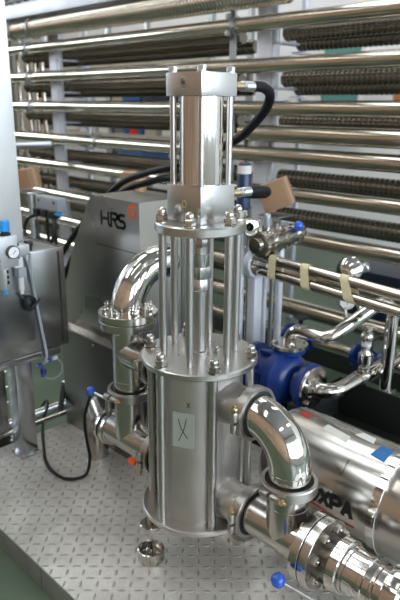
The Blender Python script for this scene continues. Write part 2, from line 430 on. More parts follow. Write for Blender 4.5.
for z, yy, lb in ((.40, 1.96, 'low dark corrugated tube behind the valve manifold, upper of two'), (.20, 1.96, 'low dark corrugated tube behind the valve manifold, lower of two')):
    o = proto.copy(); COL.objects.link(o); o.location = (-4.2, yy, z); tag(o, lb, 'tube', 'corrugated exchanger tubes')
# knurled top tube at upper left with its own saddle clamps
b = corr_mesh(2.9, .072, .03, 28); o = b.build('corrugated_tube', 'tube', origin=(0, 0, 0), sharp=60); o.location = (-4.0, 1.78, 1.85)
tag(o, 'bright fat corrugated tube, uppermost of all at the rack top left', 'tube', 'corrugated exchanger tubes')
o = MB().cyl((-4.75, 1.78, 1.85), (-4.002, 1.78, 1.85), .075).build('tube_end', 'tube')
tag(o, 'plain bright end section of the uppermost fat tube', 'tube')
for x, lb in ((-4.03, 'grey band clamp where the uppermost fat tube begins'), (-3.72, 'grey band clamp further along the uppermost fat tube'), ):
    tag(MB().ring((x, 1.78, 1.85), (1, 0, 0), .0755, .085, -.012, .012, 30).build('band_clamp', 'frame'), lb, 'clamp', 'band clamps on the rack')
for x, z, lb in ((-3.86, 1.70, 'left end of the topmost smooth tube'), (-3.86, 1.475, 'left end of the second smooth tube'), (-3.86, 1.24, 'left end of the third smooth tube'), (-2.92, .985, 'fourth smooth tube, left of the pump'), (-1.52, 1.70, 'topmost smooth tube beside the wide post')):
    t = MB().ring((x, 1.8, z), (1, 0, 0), .0436, .053, -.014, .014, 26)
    t.box((x - .012, 1.72, z + .03), (x + .012, 1.745, z + .06), .003).box((x - .012, 1.72, z - .06), (x + .012, 1.745, z - .03), .003)
    tag(t.build('band_clamp', 'frame'), 'grey band clamp around the ' + lb, 'clamp', 'band clamps on the rack')
for x, lb in ((-1.364, 'wide grey blue steel post of the rack behind the pump hose'), (-3.62, 'wide grey blue steel post at the far left of the rack')):
    t = thing('rack_post', (x, 1.89, FZ), lb, 'post', 'rack posts')
    zt = 1.93 if x < -2 else 2.3
    MB().box((x - .055, 1.875, FZ + .012), (x + .055, 1.905, zt), .004).build('upright', 'post', t)
    MB().box((x - .09, 1.83, FZ), (x + .09, 1.95, FZ + .012), .003).build('foot_plate', 'post', t)
    b = MB()
    for z in (1.70, 1.475, 1.24, .985, .765, .515, .30): b.box((x - .05, 1.844, z - .012), (x + .05, 1.875, z + .012), .002)
    b.build('tube_bracket', 'post', t)
    b = MB(); b.box((x + .06, 1.88, FZ), (x + .09, 1.91, zt), .002).box((x + .06, 2.14, FZ), (x + .09, 2.17, zt), .002)
    for z in (1.655, 1.405, 1.165, .84, .61): b.box((x + .06, 1.88, z - .062), (x + .125, 2.17, z - .0475), .002).box((x + .07, 2.05, z - .105), (x + .125, 2.16, z - .0935), .001)
    b.build('support_ladder', 'post', t)
for k, x in enumerate((-4.44, -4.28, -4.14, -4.02)):
    tag(MB().cyl((x, 2.02, FZ), (x, 2.02, 1.72), .022 + .006 * (k % 2)).build('riser_pipe', 'tube'), '%s of four upright pipes behind the left tube ends' % ('first', 'second', 'third', 'fourth')[k], 'pipe', 'upright pipes behind tube ends')
# cable duct over the rack
t = thing('cable_duct', (-3.7, 1.75, 1.98), 'sheet metal cable duct with open top above the uppermost tube', 'duct')
MB().box((-4.8, 1.72, 1.935), (-1.6, 1.73, 2.04), .002).build('side_panel', 'galv', t)
b = MB()
for k in range(26): b.box((-4.8 + .12 * k, 1.70, 2.04), (-4.79 + .12 * k, 2.0, 2.048))
b.box((-4.8, 1.70, 2.048), (-1.6, 1.72, 2.06)).box((-4.8, 1.98, 2.048), (-1.6, 2.0, 2.06)).build('ladder_rim', 'traydark', t)
MB().box((-4.8, 1.73, 1.935), (-1.6, 2.0, 1.943), .002).build('floor_pan', 'galv', t)
MB().box((-1.66, 1.90, FZ), (-1.62, 1.92, 1.935)).build('duct_leg', 'frame', t)
# bluish pipe butting in on the left, lower lateral pipes
o = MB().tube([(-4.1, .9, FZ), (-4.1, .9, .90), (-3.58, 1.62, .935), (-3.50, 1.74, .94)], .03, .08).build('feed_pipe', 'zinc')
tag(o, 'bluish bright pipe running up to the fourth tube at far left', 'pipe')

# ------------------------------------------------------------------ deck
t = thing('checker_plate_deck', (-.2, .1, FZ), 'raised steel deck of worn checker plate under the pump', 'deck')
MB().box((-.95, -.395, DZ - .008), (1.6, .585, DZ), .002).build('tread_plate', 'deck', t)
b = MB(); b.box((-.94, -.392, FZ), (-.27, -.38, DZ - .008), .002).box((-.265, -.392, FZ), (1.6, -.38, DZ - .008), .002)
b.box((-.942, -.38, FZ), (-.93, .57, DZ - .008), .002).box((-.93, .565, FZ), (1.6, .577, DZ - .008), .002)
b.build('side_skirt', 'deckside', t)

# ------------------------------------------------------------------ piston pump
pump = thing('piston_pump', (0, 0, 0), 'tall stainless vertical piston pump standing on the checker plate deck', 'pump')
MB().lathe((0, 0, .128), (0, 0, 1), [(.122, 0), (.122, .450)], 64).build('pump_body', 'bead', pump)
MB().lathe((0, 0, .112), (0, 0, 1), [(.164, 0), (.167, .003), (.167, .013), (.164, .016)], 72).build('base_flange', 'plate', pump)
MB().lathe((0, 0, .577), (0, 0, 1), [(.158, 0), (.161, .003), (.161, .0155), (.1585, .018)], 72).build('cover_flange', 'plate', pump)
for k in range(6):
    phi = 15 + 60 * k
    r = MB().cyl(polar(.1435, phi, .127), polar(.1435, phi, .577), .0115, 20).build('tie_rod', 'rod', pump)
    MB().acorn(polar(.1435, phi, .595), (0, 0, 1), .0128, .040).build('acorn_nut', 'satin', r)
    MB().hex(polar(.1435, phi, .112), (0, 0, -1), .012, .014).build('nut', 'satin', r)
for k in range(6):
    phi = 45 + 60 * k
    r = MB()
    r.lathe(polar(.102, phi, .595), (0, 0, 1), [(.0095, 0), (.0092, .018), (.0110, .020), (.0110, .344)], 20)
    r = r.build('standoff_rod', 'rod', pump)
    MB().acorn(polar(.102, phi, .964), (0, 0, 1), .0118, .038).build('acorn_nut', 'polished', r)
    # flats milled near the rod foot
MB().lathe((0, 0, .939), (0, 0, 1), [(.1165, 0), (.1195, .003), (.1195, .021), (.1165, .025)], 72).build('upper_flange', 'plate', pump)
MB().box((-.0615, -.0615, .9645), (.0615, .0615, 1.058), .0015).build('cylinder_base_block', 'block', pump)
MB().box((-.0615, -.0615, 1.2695), (.0615, .0615, 1.324), .0015).build('cylinder_head_block', 'block', pump)
MB().lathe((0, 0, 1.058), (0, 0, 1), [(.0545, 0), (.0545, .2115)], 56).build('cylinder_tube', 'polished', pump)
for sx in (-1, 1):
    for sy in (-1, 1):
        p = V((sx * .0495, sy * .0495, 0))
        r = MB().cyl(p + V((0, 0, 1.058)), p + V((0, 0, 1.2695)), .0080, 16).build('cylinder_tie_rod', 'rod', pump)
        n = MB().cyl(p + V((0, 0, 1.324)), p + V((0, 0, 1.327)), .0115, 20); n.hex(p + V((0, 0, 1.327)), (0, 0, 1), .0105, .0115); n.build('nut', 'zinc', r)
# ports
b = MB(); b.ring((0, -.0615, 1.3), (0, -1, 0), .0068, .0105, -.002, .0012, 24, .0006).hex((0, -.0605, 1.3), (0, -1, 0), .006, .001); b.build('port_plug', 'weld', pump)
b = MB(); b.ring((.003, -.0615, 1.012), (0, -1, 0), .0066, .0098, -.002, .0012, 24, .0006); b.build('sensor_port', 'brass', pump)
MB().ring((0, -.0615, 1.3), (0, -1, 0), .0028, .0036, -.0005, .0016, 18, .0002).build('plug_socket', 'gasket', pump)
# piston rod and coupling
MB().lathe((0, 0, .594), (0, 0, 1), [(.026, 0), (.026, .008), (.0185, .010), (.0185, .182)], 36).build('piston_rod', 'rod', pump)
b = MB(); b.lathe((0, 0, .776), (0, 0, 1), [(.0235, 0), (.0250, .002), (.0250, .028), (.0240, .030), (.0240, .034)], 36)
b.box((-.0215, -.0215, .810), (.0215, .0215, .842), .0025)
b.lathe((0, 0, .842), (0, 0, 1), [(.0240, 0), (.0250, .002), (.0250, .034), (.0235, .036)], 36)
b.build('rod_coupling', 'block', pump)
b = MB(); b.lathe((0, 0, .878), (0, 0, 1), [(.019, 0), (.019, .016), (.014, .017), (.014, .061)], 28); b.hex((0, 0, .894), (0, 0, 1), .019, .022); b.build('actuator_rod', 'rod', pump)
MB().hex((.035, .03, .595), (0, 0, 1), .010, .012).hex((.035, .03, .607), (0, 0, 1), .006, .008, 18).build('gland_screw', 'satin', pump)
for sx, z in ((1, .485), (1, .185), (-1, .508), (-1, .205)):
    b = MB(); b.lathe((sx * .105, 0, z), (sx, 0, 0), [(.060, 0), (.058, .02), (.0545, .035), (.0545, .092 if sx > 0 else .068), (.059, .096 if sx > 0 else .072)], 48)
    b.build('pipe_stub', 'weld' if sx < 0 else 'bead', pump)
# nameplate with pen mark on the body, small pen cross above
R_B = .1222
def on_body(phi, z, dr=0): return polar(R_B + dr, phi, z)
b = MB(); phis = [-27 + 1.9 * k for k in range(8)]
z0, z1 = .364, .466
P0, P1 = on_body(-27, 0, .0015), on_body(-13.5, 0, .0015)
def plate_pt(u, v, d=0):
    q = P0.lerp(P1, u); nrm = polar(1, -20, 0); return V((q.x, q.y, z0 + (z1 - z0) * v)) + nrm * d
def plate_box(u0, v0, u1, v1, d0, d1): 
    return [plate_pt(u0, v0, d0), plate_pt(u1, v0, d0), plate_pt(u1, v1, d0), plate_pt(u0, v1, d0)], polar(d1 - d0, -20, 0)
P0, P1 = on_body(-34, 0, .0015), on_body(-6, 0, .0015)
pl = MB().prism(*plate_box(0, 0, 1, 1, -.001, .004)).build('nameplate', 'tag', pump)
def strokes(segs, w, pt, d0, d1, nrm):
    b = MB()
    for (u0, v0), (u1, v1) in segs:
        a, c = pt(u0, v0), pt(u1, v1); t = (c - a).normalized(); s = t.cross(nrm).normalized() * w
        b.prism([a + s + nrm * d0, c + s + nrm * d0, c - s + nrm * d0, a - s + nrm * d0], nrm * (d1 - d0))
    return b
nrm20 = polar(1, -20, 0)
strokes([((.26, .82), (.40, .55)), ((.40, .55), (.72, .28)), ((.66, .86), (.54, .55)), ((.54, .55), (.28, .18))], 0.0011, plate_pt, .004, .0046, nrm20).build('pen_mark', 'ink', pl)
def pen_pt(u, v): q = on_body(-16 + 5 * u, .484 + .015 * v, 0); return q
strokes([((.1, 1), (.9, 0)), ((.9, 1), (.1, 0))], .0009, pen_pt, -.0004, .0008, polar(1, -15, 0)).build('pen_mark', 'ink', pump)
# feet: stud hung from the flange over a steel cup
for k, phi in enumerate((-67, 112, 200)):
    r = .152
    c = polar(r, phi, DZ); up = V((0, 0, 1))
    f = MB(); f.lathe(c, up, [(.039, 0), (.040, .002), (.040, .036), (.037, .038), (.036, .036), (.036, .014), (.013, .020), (.013, .027), (0, .028)], 40)
    f = f.build('foot_cup', 'satin', pump)
    s_ = MB(); s_.cyl(c + up * .024, c + up * .157, .0045, 14); s_.lathe(c, up, [(.029, .110), (.031, .112), (.031, .124), (.029, .126)], 30); s_.hex(c + up * .126, up, .010, .010)
    s_.build('levelling_stud', 'satin', f)

# ------------------------------------------------------------------ hygienic clamps
def clamp(o, axis, side, R, label, bolt_len=.045, w=.0145, m='clampsteel'):
    """two-part pipe clamp; side = direction of the bolted ears"""
    o, ax, sd = V(o), V(axis).normalized(), V(side).normalized()
    t = thing('pipe_clamp', o, label, 'clamp', 'hinged pipe clamps')
    MB().lathe(o, ax, [(R - .010, -w), (R - .002, -w), (R, -w * .82), (R, w * .82), (R - .002, w), (R - .010, w), (R - .010, -w)], 48, cap=False).build('clamp_ring', m, t)
    tang = ax.cross(sd).normalized()
    b = MB()
    for s in (-1, 1): b.lathe(o + sd * (R + .006) + tang * (.004 if s > 0 else -.004), tang * s, [(.009, 0), (.0095, .003), (.0095, .022), (.008, .025)], 18)
    b.build('clamp_ear', m, t)
    n = MB(); n.hex(o + sd * (R + .006) + tang * .030, tang, .0085, .011); n.cyl(o + sd * (R + .006) + tang * .041, o + sd * (R + .006) + tang * .05, .004, 12)
    n.build('clamp_nut', 'brass', t)
    h = MB(); h.lathe(o - sd * (R + .004) - tang * .014, tang, [(.007, 0), (.007, .028)], 14); h.build('hinge', m, t)
    MB().ring(o, ax, R - .0185, R - .0102, -.0105, .0105, 44, .0005).build('gasket', 'gasket', t)
    return t
# tangent sign: ax x sd ; choose axis sign so the nut faces up / right-front
clamp((.203, 0, .485), (-1, 0, 0), (0, -1, 0), .073, 'stainless clamp joining the upper right pump outlet to the elbow')
clamp((.203, 0, .185), (-1, 0, 0), (0, -1, 0), .073, 'stainless clamp joining the lower right pump outlet to the tee')
clamp((.326, 0, .332), (0, 0, 1), (0, -1, 0), .073, 'stainless clamp between the right elbow and the tee below')

# right-hand elbow
def elbow(o, d0, d1, R, r, l0, l1, m, name, label, weld=True):
    """tube leaving o along d0 then bending to d1, straight ends l0, l1"""
    o, d0, d1 = V(o), V(d0), V(d1)
    p1 = o + d0 * (l0 + R); p2 = p1 + d1 * (R + l1)
    e = MB(); e.tube([o, p1, p2], r, R, 44, 18)
    q0, q1 = o, p2
    e.lathe(q0, d0, [(r, 0), (r + .006, .001), (r + .006, .006), (r, .012)], 44)
    e.lathe(q1, -d1, [(r, 0), (r + .006, .001), (r + .006, .006), (r, .012)], 44)
    t = tag(e.build(name, m), label, 'pipe')
    return t
t = thing('pipe_elbow', (.326, 0, .334), 'polished elbow on the right of the pump bending down to the tee', 'pipe')
e = MB(); e.tube([(.206, 0, .485), (.326, 0, .485), (.326, 0, .335)], .0545, .118, 48, 22)
e.build('bend', 'polished', t)
for (o, ax) in (((.206, 0, .485), (1, 0, 0)), ((.326, 0, .335), (0, 0, 1))):
    MB().ring(o, ax, .054, .0605, 0, .006, 44, .001).build('ferrule', 'satin', t)
MB().ring((.326, 0, .372), (0, 0, 1), .054, .0551, -.0015, .0015, 44, .0004).build('weld_seam', 'satin', t)

t = thing('pipe_tee', (.326, 0, .12), 'stainless tee low on the right, between elbow and bolted flange', 'pipe')
b = MB(); b.cyl((.206, 0, .185), (.405, 0, .185), .0546, 44); b.cyl((.326, 0, .185), (.326, 0, .329), .0545, 44)
b.build('tee_body', 'satin', t)
for (o, ax) in (((.206, 0, .185), (1, 0, 0)), ((.326, 0, .323), (0, 0, 1))):
    MB().ring(o, ax, .054, .0605, 0, .006, 44, .001).build('ferrule', 'satin', t)
MB().ring((.326, 0, .275), (0, 0, 1), .054, .0551, -.0012, .0012, 44, .0004).build('weld_seam', 'satin', t)

# bolted flange joint + check valve running towards the viewer
fx = .400
t = thing('flanged_valve', (fx + .08, 0, .08), 'bolted flange joint and valve body leading out of the picture at lower right', 'valve')
MB().lathe((fx, 0, .185), (1, 0, 0), [(.0918, 0), (.0925, .0006), (.0925, .0235), (.0918, .0242)], 64).build('flange', 'satin', t)
MB().lathe((fx + .0242, 0, .185), (1, 0, 0), [(.084, -.001), (.084, .0035)], 48).build('gasket', 'gasket', t)
MB().lathe((fx + .0272, 0, .185), (1, 0, 0), [(.0918, .0002), (.0925, .001), (.0925, .0242), (.0918, .025)], 64).build('flange', 'satin', t)
MB().lathe((fx + .0516, 0, .185), (1, 0, 0), [(.088, 0), (.088, .0008)], 48).build('flange_face', 'weld', t)  # thin dark disc: shade on the flange face put into the colour
MB().lathe((fx + .051, 0, .185), (1, 0, 0), [(.046, 0), (.044, .012), (.044, .036)], 40).build('neck', 'weld', t)
for k in range(8):
    a = 2 * PI * (k + .5) / 8; p = V((fx, .072 * math.cos(a), .185 + .072 * math.sin(a)))
    bt = MB(); bt.hex(p, (-1, 0, 0), .0115, .010); bt.cyl(p, p + V((.074, 0, 0)), .006, 12)
    bt = bt.build('bolt', 'satin', t)
    MB().lathe(p + V((.0522, 0, 0)), (1, 0, 0), [(.0148, 0), (.0148, .0025)], 18).hex(p + V((.0547, 0, 0)), (1, 0, 0), .0128, .013).build('nut', 'clampsteel', bt)
MB().lathe((fx + .086, 0, .185), (1, 0, 0), [(.066, 0), (.069, .003), (.069, .027), (.066, .030), (.060, .031), (.060, .040)], 56).build('union_collar', 'bright', t)
MB().lathe((fx + .118, 0, .185), (1, 0, 0), [(.056, 0), (.056, .045), (.0585, .047), (.0585, .058), (.056, .060), (.0555, .075), (.0575, .077), (.0575, .084), (.054, .086), (.054, .115)], 52).build('valve_body', 'bright', t)
b = MB(); b.lathe((fx + .222, 0, .185), (1, 0, 0), [(.06, 0), (.072, .004), (.074, .008), (.074, .040), (.070, .046), (.05, .047)], 56)
for k in range(6):
    a = 2 * PI * k / 6
    b.box((-.018, -.012, -.004), (.018, .012, .006), .002, Matrix.Translation((fx + .245, .074 * math.cos(a), .185 + .074 * math.sin(a))) @ Matrix.Rotation(a - PI / 2, 4, 'X'))
b.build('slotted_nut', 'bright', t)
MB().lathe((fx + .268, 0, .185), (1, 0, 0), [(.052, 0), (.052, .5)], 44).build('outlet_pipe', 'satin', t)
lv = MB().tube([(.56, -.05, .155), (.52, -.12, .158), (.424, -.13, .161)], .0045, .02, 12).build('lever_rod', 'zinc', t)
MB().sphere((.404, -.131, .161), .0185).build('blue_knob', 'blueball', lv)['label'] = 'blue ball knob'

# ------------------------------------------------------------------ left pipework
LX = -.315
clamp((-.18, 0, .508), (1, 0, 0), (0, -1, 0), .072, 'dark clamp joining the upper left pump inlet to the vertical pipe')
clamp((-.18, 0, .205), (1, 0, 0), (0, -1, 0), .072, 'clamp joining the lower left pump inlet to the low tee')
clamp((LX, 0, .369), (0, 0, 1), (0, -1, 0), .073, 'clamp halfway up the vertical pipe left of the pump')
t = thing('pipe_tee', (LX, 0, .372), 'dull vertical tee left of the pump under the bolted flange', 'pipe')
b = MB(); b.cyl((LX, 0, .372), (LX, 0, .595), .0525, 44); b.cyl((LX, 0, .508), (-.183, 0, .508), .0526, 44); b.build('tee_body', 'satin', t)
MB().ring((LX, 0, .372), (0, 0, 1), .052, .0585, 0, .006, 44, .001).build('ferrule', 'satin', t)
MB().ring((LX, 0, .415), (0, 0, 1), .052, .0531, -.0012, .0012, 44, .0004).build('weld_seam', 'weld', t)
t = thing('pipe_tee', (LX, 0, .155), 'low tee left of the pump, between two clamps near the deck', 'pipe')
b = MB(); b.cyl((LX, 0, .205), (LX, 0, .366), .0525, 44); b.cyl((-.40, 0, .205), (-.183, 0, .205), .0526, 44); b.build('tee_body', 'satin', t)
MB().ring((LX, 0, .360), (0, 0, 1), .052, .0585, 0, .006, 44, .001).build('ferrule', 'satin', t)
# bolted flanges and the bright elbow above
t = thing('flange_joint', (LX, 0, .595), 'pair of bolted flanges under the bright elbow left of the pump', 'flange')
MB().lathe((LX, 0, .595), (0, 0, 1), [(.0908, 0), (.0915, .0006), (.0915, .0224), (.0905, .0232)], 64).build('flange', 'satin', t)
MB().lathe((LX, 0, .6195), (0, 0, 1), [(.0905, .0006), (.0915, .0014), (.0915, .0228), (.0908, .0235)], 64).build('flange', 'satin', t)
for k in range(8):
    a = 2 * PI * (k + .5) / 8; p = V((LX + .073 * math.cos(a), .073 * math.sin(a), 0))
    bt = MB(); bt.lathe(p + V((0, 0, .643)), (0, 0, 1), [(.0125, 0), (.0125, .0025)], 18); bt.hex(p + V((0, 0, .6455)), (0, 0, 1), .0105, .010); bt.cyl(p + V((0, 0, .6)), p + V((0, 0, .664)), .0055, 12)
    bt = bt.build('bolt', 'polished', t)
    MB().hex(p + V((0, 0, .595)), (0, 0, -1), .0105, .010).build('nut', 'zinc', bt)
t = thing('pipe_elbow', (LX, 0, .645), 'mirror bright elbow rising from the bolted flanges left of the pump', 'pipe')
MB().tube([(LX, 0, .643), (LX, 0, .775), (LX, .16, .775)], .0525, .130, 48, 22).build('bend', 'polished', t)
MB().lathe((LX, .16, .775), (0, 1, 0), [(.05, 0), (.0555, .001), (.0555, .006), (.052, .012), (.03, .018), (0, .019)], 40).build('end_cap', 'satin', t)

# butterfly valve, little elbow down to the deck
t = thing('butterfly_valve', (-.43, .004, .14), 'small butterfly valve with blue knobbed lever left of the low tee', 'valve')
b = MB(); b.lathe((-.40, 0, .19), (-1, 0, 0), [(.0505, 0), (.0505, .008), (.046, .012), (.046, .022)], 40)
b.build('valve_body', 'satin', t)
for x in (-.418, -.446): MB().lathe((x, .003, .19), (-1, 0, 0), [(.054, 0), (.058, .003), (.058, .011), (.054, .014)], 44).build('valve_flange', 'satin', t)
MB().lathe((-.432, .003, .19), (-1, 0, 0), [(.0495, 0), (.0495, .014)], 40).build('seal', 'gasket', t)
for k in range(6):
    a = 2 * PI * (k + .3) / 6; p = V((-.462, .003 + .047 * math.cos(a), .19 + .047 * math.sin(a)))
    MB().hex(p, (-1, 0, 0), .006, .006).build('bolt', 'satin', t)
MB().cyl((-.425, -.008, .24), (-.425, -.008, .312), .0105, 18, .002).build('spindle', 'satin', t)
lv = MB().cyl((-.414, -.016, .306), (-.478, -.032, .318), .0042, 12).build('lever_rod', 'zinc', t)
MB().sphere((-.487, -.034, .320), .0165).build('blue_knob', 'blueball', lv)['label'] = 'blue ball knob'
o = MB().tube([(-.46, .003, .19), (-.635, .085, .19), (-.645, .088, DZ)], .044, .075, 32, 12).build('drain_elbow', 'satin')
tag(o, 'short dull elbow standing on the deck left of the butterfly valve', 'pipe')
t = thing('drain_cock', (-.235, -.06, .165), 'tiny drain cock with orange handle under the lower left clamp', 'valve')
MB().cyl((-.236, -.050, .178), (-.236, -.050, .205), .007, 14).hex((-.236, -.050, .176), (0, 0, 1), .010, .012).build('cock_body', 'zinc', t)
MB().box((-.256, -.066, .160), (-.222, -.046, .176), .004).build('orange_handle', 'orange', t)

# ------------------------------------------------------------------ hydraulic hoses
def hose(name, pts, r, label, fit):
    t = thing(name, pts[0], label, 'hose', 'black hydraulic hoses')
    MB().smooth_path(pts, r, 16, 8).build('hose_line', 'rubber', t)
    a = V(fit[0]); d = V((0, 1, 0))
    MB().hex(a, d, .013, .018).cyl(a + d * .018, a + d * .03, .009, 16).hex(a + d * .03, d, .0135, .018).cyl(a + d * .048, a + d * .085, .0105, 16).build('brass_fitting', 'brass', t)
    MB().lathe(a + d * .085, d, [(.0105, 0), (.0135, .002), (.0135, .012), (.0125, .014), (.0135, .016), (.0135, .050), (.0115, .053)], 22).build('crimp_collar', 'zinc', t)
    return t
hose('hydraulic_hose', [(0, .19, 1.297), (-.002, .235, 1.297), (-.018, .285, 1.282), (-.040, .31, 1.258), (-.075, .33, 1.231), (-.136, .35, 1.19), (-.21, .37, 1.15), (-.42, .42, 1.08), (-.63, .47, 1.03), (-.837, .515, .985), (-1.042, .55, .925), (-1.236, .56, .803), (-1.413, .56, .662), (-1.555, .58, .55), (-1.75, .6, .36), (-1.86, .58, .10), (-1.95, .54, -.07), (-2.1, .5, -.121), (-2.5, .45, -.121)],
     .0140, 'black hydraulic hose looping from the upper fitting round behind the pump', ((0, .0615, 1.297),))
hose('hydraulic_hose', [(0, .19, 1.022), (.0, .24, 1.020), (-.008, .275, 1.014), (-.05, .31, 1.0), (-.18, .36, .985), (-.44, .44, .985), (-.653, .49, .985), (-.862, .56, .945), (-1.083, .60, .885), (-1.27, .62, .77), (-1.44, .63, .63), (-1.6, .66, .5), (-1.8, .7, .3), (-1.92, .70, .08), (-2.02, .68, -.07), (-2.15, .64, -.121), (-2.5, .60, -.121)],
     .0140, 'black hydraulic hose from the lower fitting, passing behind the pump', ((0, .0615, 1.022),))

# ------------------------------------------------------------------ sloping cabinet with logo
t = thing('process_cabinet', (-.7, .35, 0), 'grey steel cabinet with black letters and orange ring behind the pump', 'cabinet')
pr = [(-.758, .19, .936), (-.482, .19, .936), (-.482, .19, .392), (-.955, .19, .392), (-.955, .19, .56), (-.90, .19, .70), (-.845, .19, .80)]
b = MB().prism(pr, (0, .19, 0)); b.build('hood', 'cab', t)
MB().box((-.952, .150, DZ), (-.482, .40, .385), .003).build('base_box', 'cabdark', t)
MB().box((-.955, .147, .385), (-.480, .40, .394), .003).build('ledge', 'cab', t)
FYL = .1898
# letters: stroked outlines on the front face, u to the right, v up
def face_pt(u, v): return V((-.697 + u, FYL, .838 + v))
def ribbon(paths, w, pt, nrm, d, name, m, parent):
    b = MB()
    for path in paths:
        q = [pt(*p) for p in path]
        for a, c in zip(q, q[1:]):
            tt = (c - a).normalized(); s = tt.cross(nrm).normalized() * w; e = tt * w * .6
            b.prism([a - e + s, c + e + s, c + e - s, a - e - s], nrm * d)
    return b.build(name, m, parent)
NF = V((0, -1, 0))
Hh = .046
def arc(cx, cy, rx, ry, a0, a1, n=8): return [(cx + rx * math.cos(math.radians(a0 + (a1 - a0) * i / n)), cy + ry * math.sin(math.radians(a0 + (a1 - a0) * i / n))) for i in range(n + 1)]
ribbon([[(0, 0), (0, Hh)], [(0, Hh * .5), (.042, Hh * .5)], [(.042, Hh), (.042, Hh * .25)] + arc(.053, Hh * .25, .011, Hh * .25, 180, 300, 6),
        ], .0054, face_pt, NF, .0006, 'letter', 'ink', t)
ribbon([[(.058, Hh * .02), (.058, Hh)] , [(.058, Hh)] + [(.082, Hh)] + arc(.082, Hh * .77, .012, Hh * .23, 90, -90, 8) + [(.062, Hh * .54)], [(.074, Hh * .52), (.092, 0)]],
       .0054, face_pt, NF, .0006, 'letter', 'ink', t)
ribbon([[(.134, Hh * .98), (.114, Hh * .98)] + arc(.114, Hh * .74, .011, Hh * .24, 90, 270, 8) + [(.124, Hh * .5)] + arc(.124, Hh * .25, .012, Hh * .25, 90, -90, 8) + [(.092, 0)]],
       .0054, face_pt, NF, .0006, 'letter', 'ink', t)
b = MB(); c = face_pt(.177, .064)
ring_o, ring_i = .0255, .0140
n = 36
for k in range(n):
    a0, a1 = 2 * PI * k / n + .6, 2 * PI * (k + 1) / n + .6
    if k == n - 1: continue
    def rp(r, a): return c + V((r * math.cos(a), 0, r * math.sin(a)))
    wob = 1 - .12 * (k / n)
    b.prism([rp(ring_i, a0), rp(ring_o * wob, a0), rp(ring_o * wob, a1), rp(ring_i, a1)], (0, -.0007, 0))
b.build('orange_ring', 'orange', t)['label'] = 'orange ring emblem'
# thin print line under the logo
b = MB(); x = -.735
while x < -.50:
    w = random.uniform(.004, .009); b.box((x, FYL - .0005, .757), (x + w, FYL, .762)); x += w + .006
b.build('print_line', 'blackpl', t)
for x in (-.93, -.72, -.50): MB().hex((x, .148, .372), (0, -1, 0), .006, .005, 16).build('screw', 'satin', t)

# ------------------------------------------------------------------ control cabinet at the left edge
t = thing('control_cabinet', (-.9, -.3, 0), 'grey control cabinet on square legs at the left edge of the picture', 'cabinet')
MB().box((-1.06, -.45, .395), (-.75, .060, .766), .008).build('lower_box', 'ctrl', t)
MB().box((-1.20, -.45, .768), (-.765, -.0875, 2.25), .004).build('tall_panel', 'tallpanel', t)
MB().box((-.75, -.45, .447), (-.746, -.083, .752), .0015).build('door', 'ctrl', t)
MB().box((-.75, -.44, .366), (-.81, .02, .394), .003).build('bottom_rail', 'ctrl', t)
MB().box((-.7502, .030, .41), (-.7488, .038, .752), .0006).build('door_seal', 'gasket', t)
MB().box((-1.04, .040, .7655), (-.757, .048, .7668), .0004).build('lid_seal', 'gasket', t)
for (x, y) in ((-.85, -.10), (-.85, -.34), (-1.02, -.125), (-1.02, -.41)):
    g = MB().box((x - .033, y - .033, DZ + .006 if x > -.9 else FZ + .006), (x + .033, y + .033, .366 if x > -.9 else .395), .003).build('leg', 'ctrl', t)
    zb = DZ if x > -.9 else FZ
    MB().box((x - .042, y - .042, zb), (x + .042, y + .042, zb + .006), .001).build('foot_plate', 'ctrl', g)
# air preparation unit on its face
_before = set(bpy.data.objects)
t = thing('air_regulator', (-.73, -.15, .65), 'air filter regulator with blue knob and white dial on the control cabinet', 'regulator')
MB().box((-.745, -.215, .775), (-.705, -.075, .812), .004).box((-.745, -.185, .745), (-.70, -.12, .85), .005).build('regulator_body', 'airunit', t)
MB().lathe((-.722, -.150, .845), (0, 0, 1), [(.016, 0), (.018, .002), (.018, .012), (.0135, .014), (.0135, .018)], 24).build('knob_collar', 'blackpl', t)
MB().lathe((-.722, -.150, .863), (0, 0, 1), [(.014, 0), (.016, .002), (.016, .032), (.014, .035)], 20).build('blue_knob', 'skyblue', t)['label'] = 'light blue adjusting knob'
g = MB().lathe((-.700, -.143, .797), (1, 0, 0), [(.022, 0), (.022, .012), (.0195, .013)], 30).build('gauge_case', 'blackpl', t)
MB().lathe((-.688, -.143, .797), (1, 0, 0), [(.0188, 0), (.0188, .0012)], 30).build('gauge_dial', 'dial', g)
strokes([((0, 0), (.011, .011))], .0009, lambda u, v: V((-.6865, -.147 + u, .792 + v)), 0, .0006, V((1, 0, 0))).build('gauge_needle', 'ink', g)
g = MB().lathe((-.722, -.165, .745), (0, 0, -1), [(.021, 0), (.023, .003), (.022, .06), (.017, .074), (.009, .078)], 26).build('filter_bowl', 'airunit', t)
MB().cyl((-.722, -.165, .668), (-.722, -.165, .652), .0065, 14).build('drain_tip', 'skyblue', g)
for k in range(3): MB().box((-.7, -.168, .692 + .018 * k), (-.697, -.162, .704 + .018 * k)).build('level_slot', 'blackpl', g)
MB().box((-.745, -.128, .735), (-.715, -.098, .772), .003).build('pilot_valve', 'white', t)
MB().box((-.745, -.118, .700), (-.712, -.088, .733), .003).build('pressure_switch', 'greypl', t)
MB().cyl((-.728, -.103, .700), (-.728, -.103, .655), .009, 16).cyl((-.728, -.103, .655), (-.728, -.103, .640), .006, 14).build('hose_tail', 'white', t)
MB().box((-.745, -.190, .812), (-.702, -.115, .822), .001).box((-.745, -.190, .768), (-.703, -.115, .775), .001).build('joint_band', 'blackpl', t)
MB().box((-.74, -.078, .800), (-.715, -.055, .820), .003).cyl((-.728, -.062, .80), (-.728, -.062, .785), .008, 14).build('elbow_fitting', 'blackpl', t)
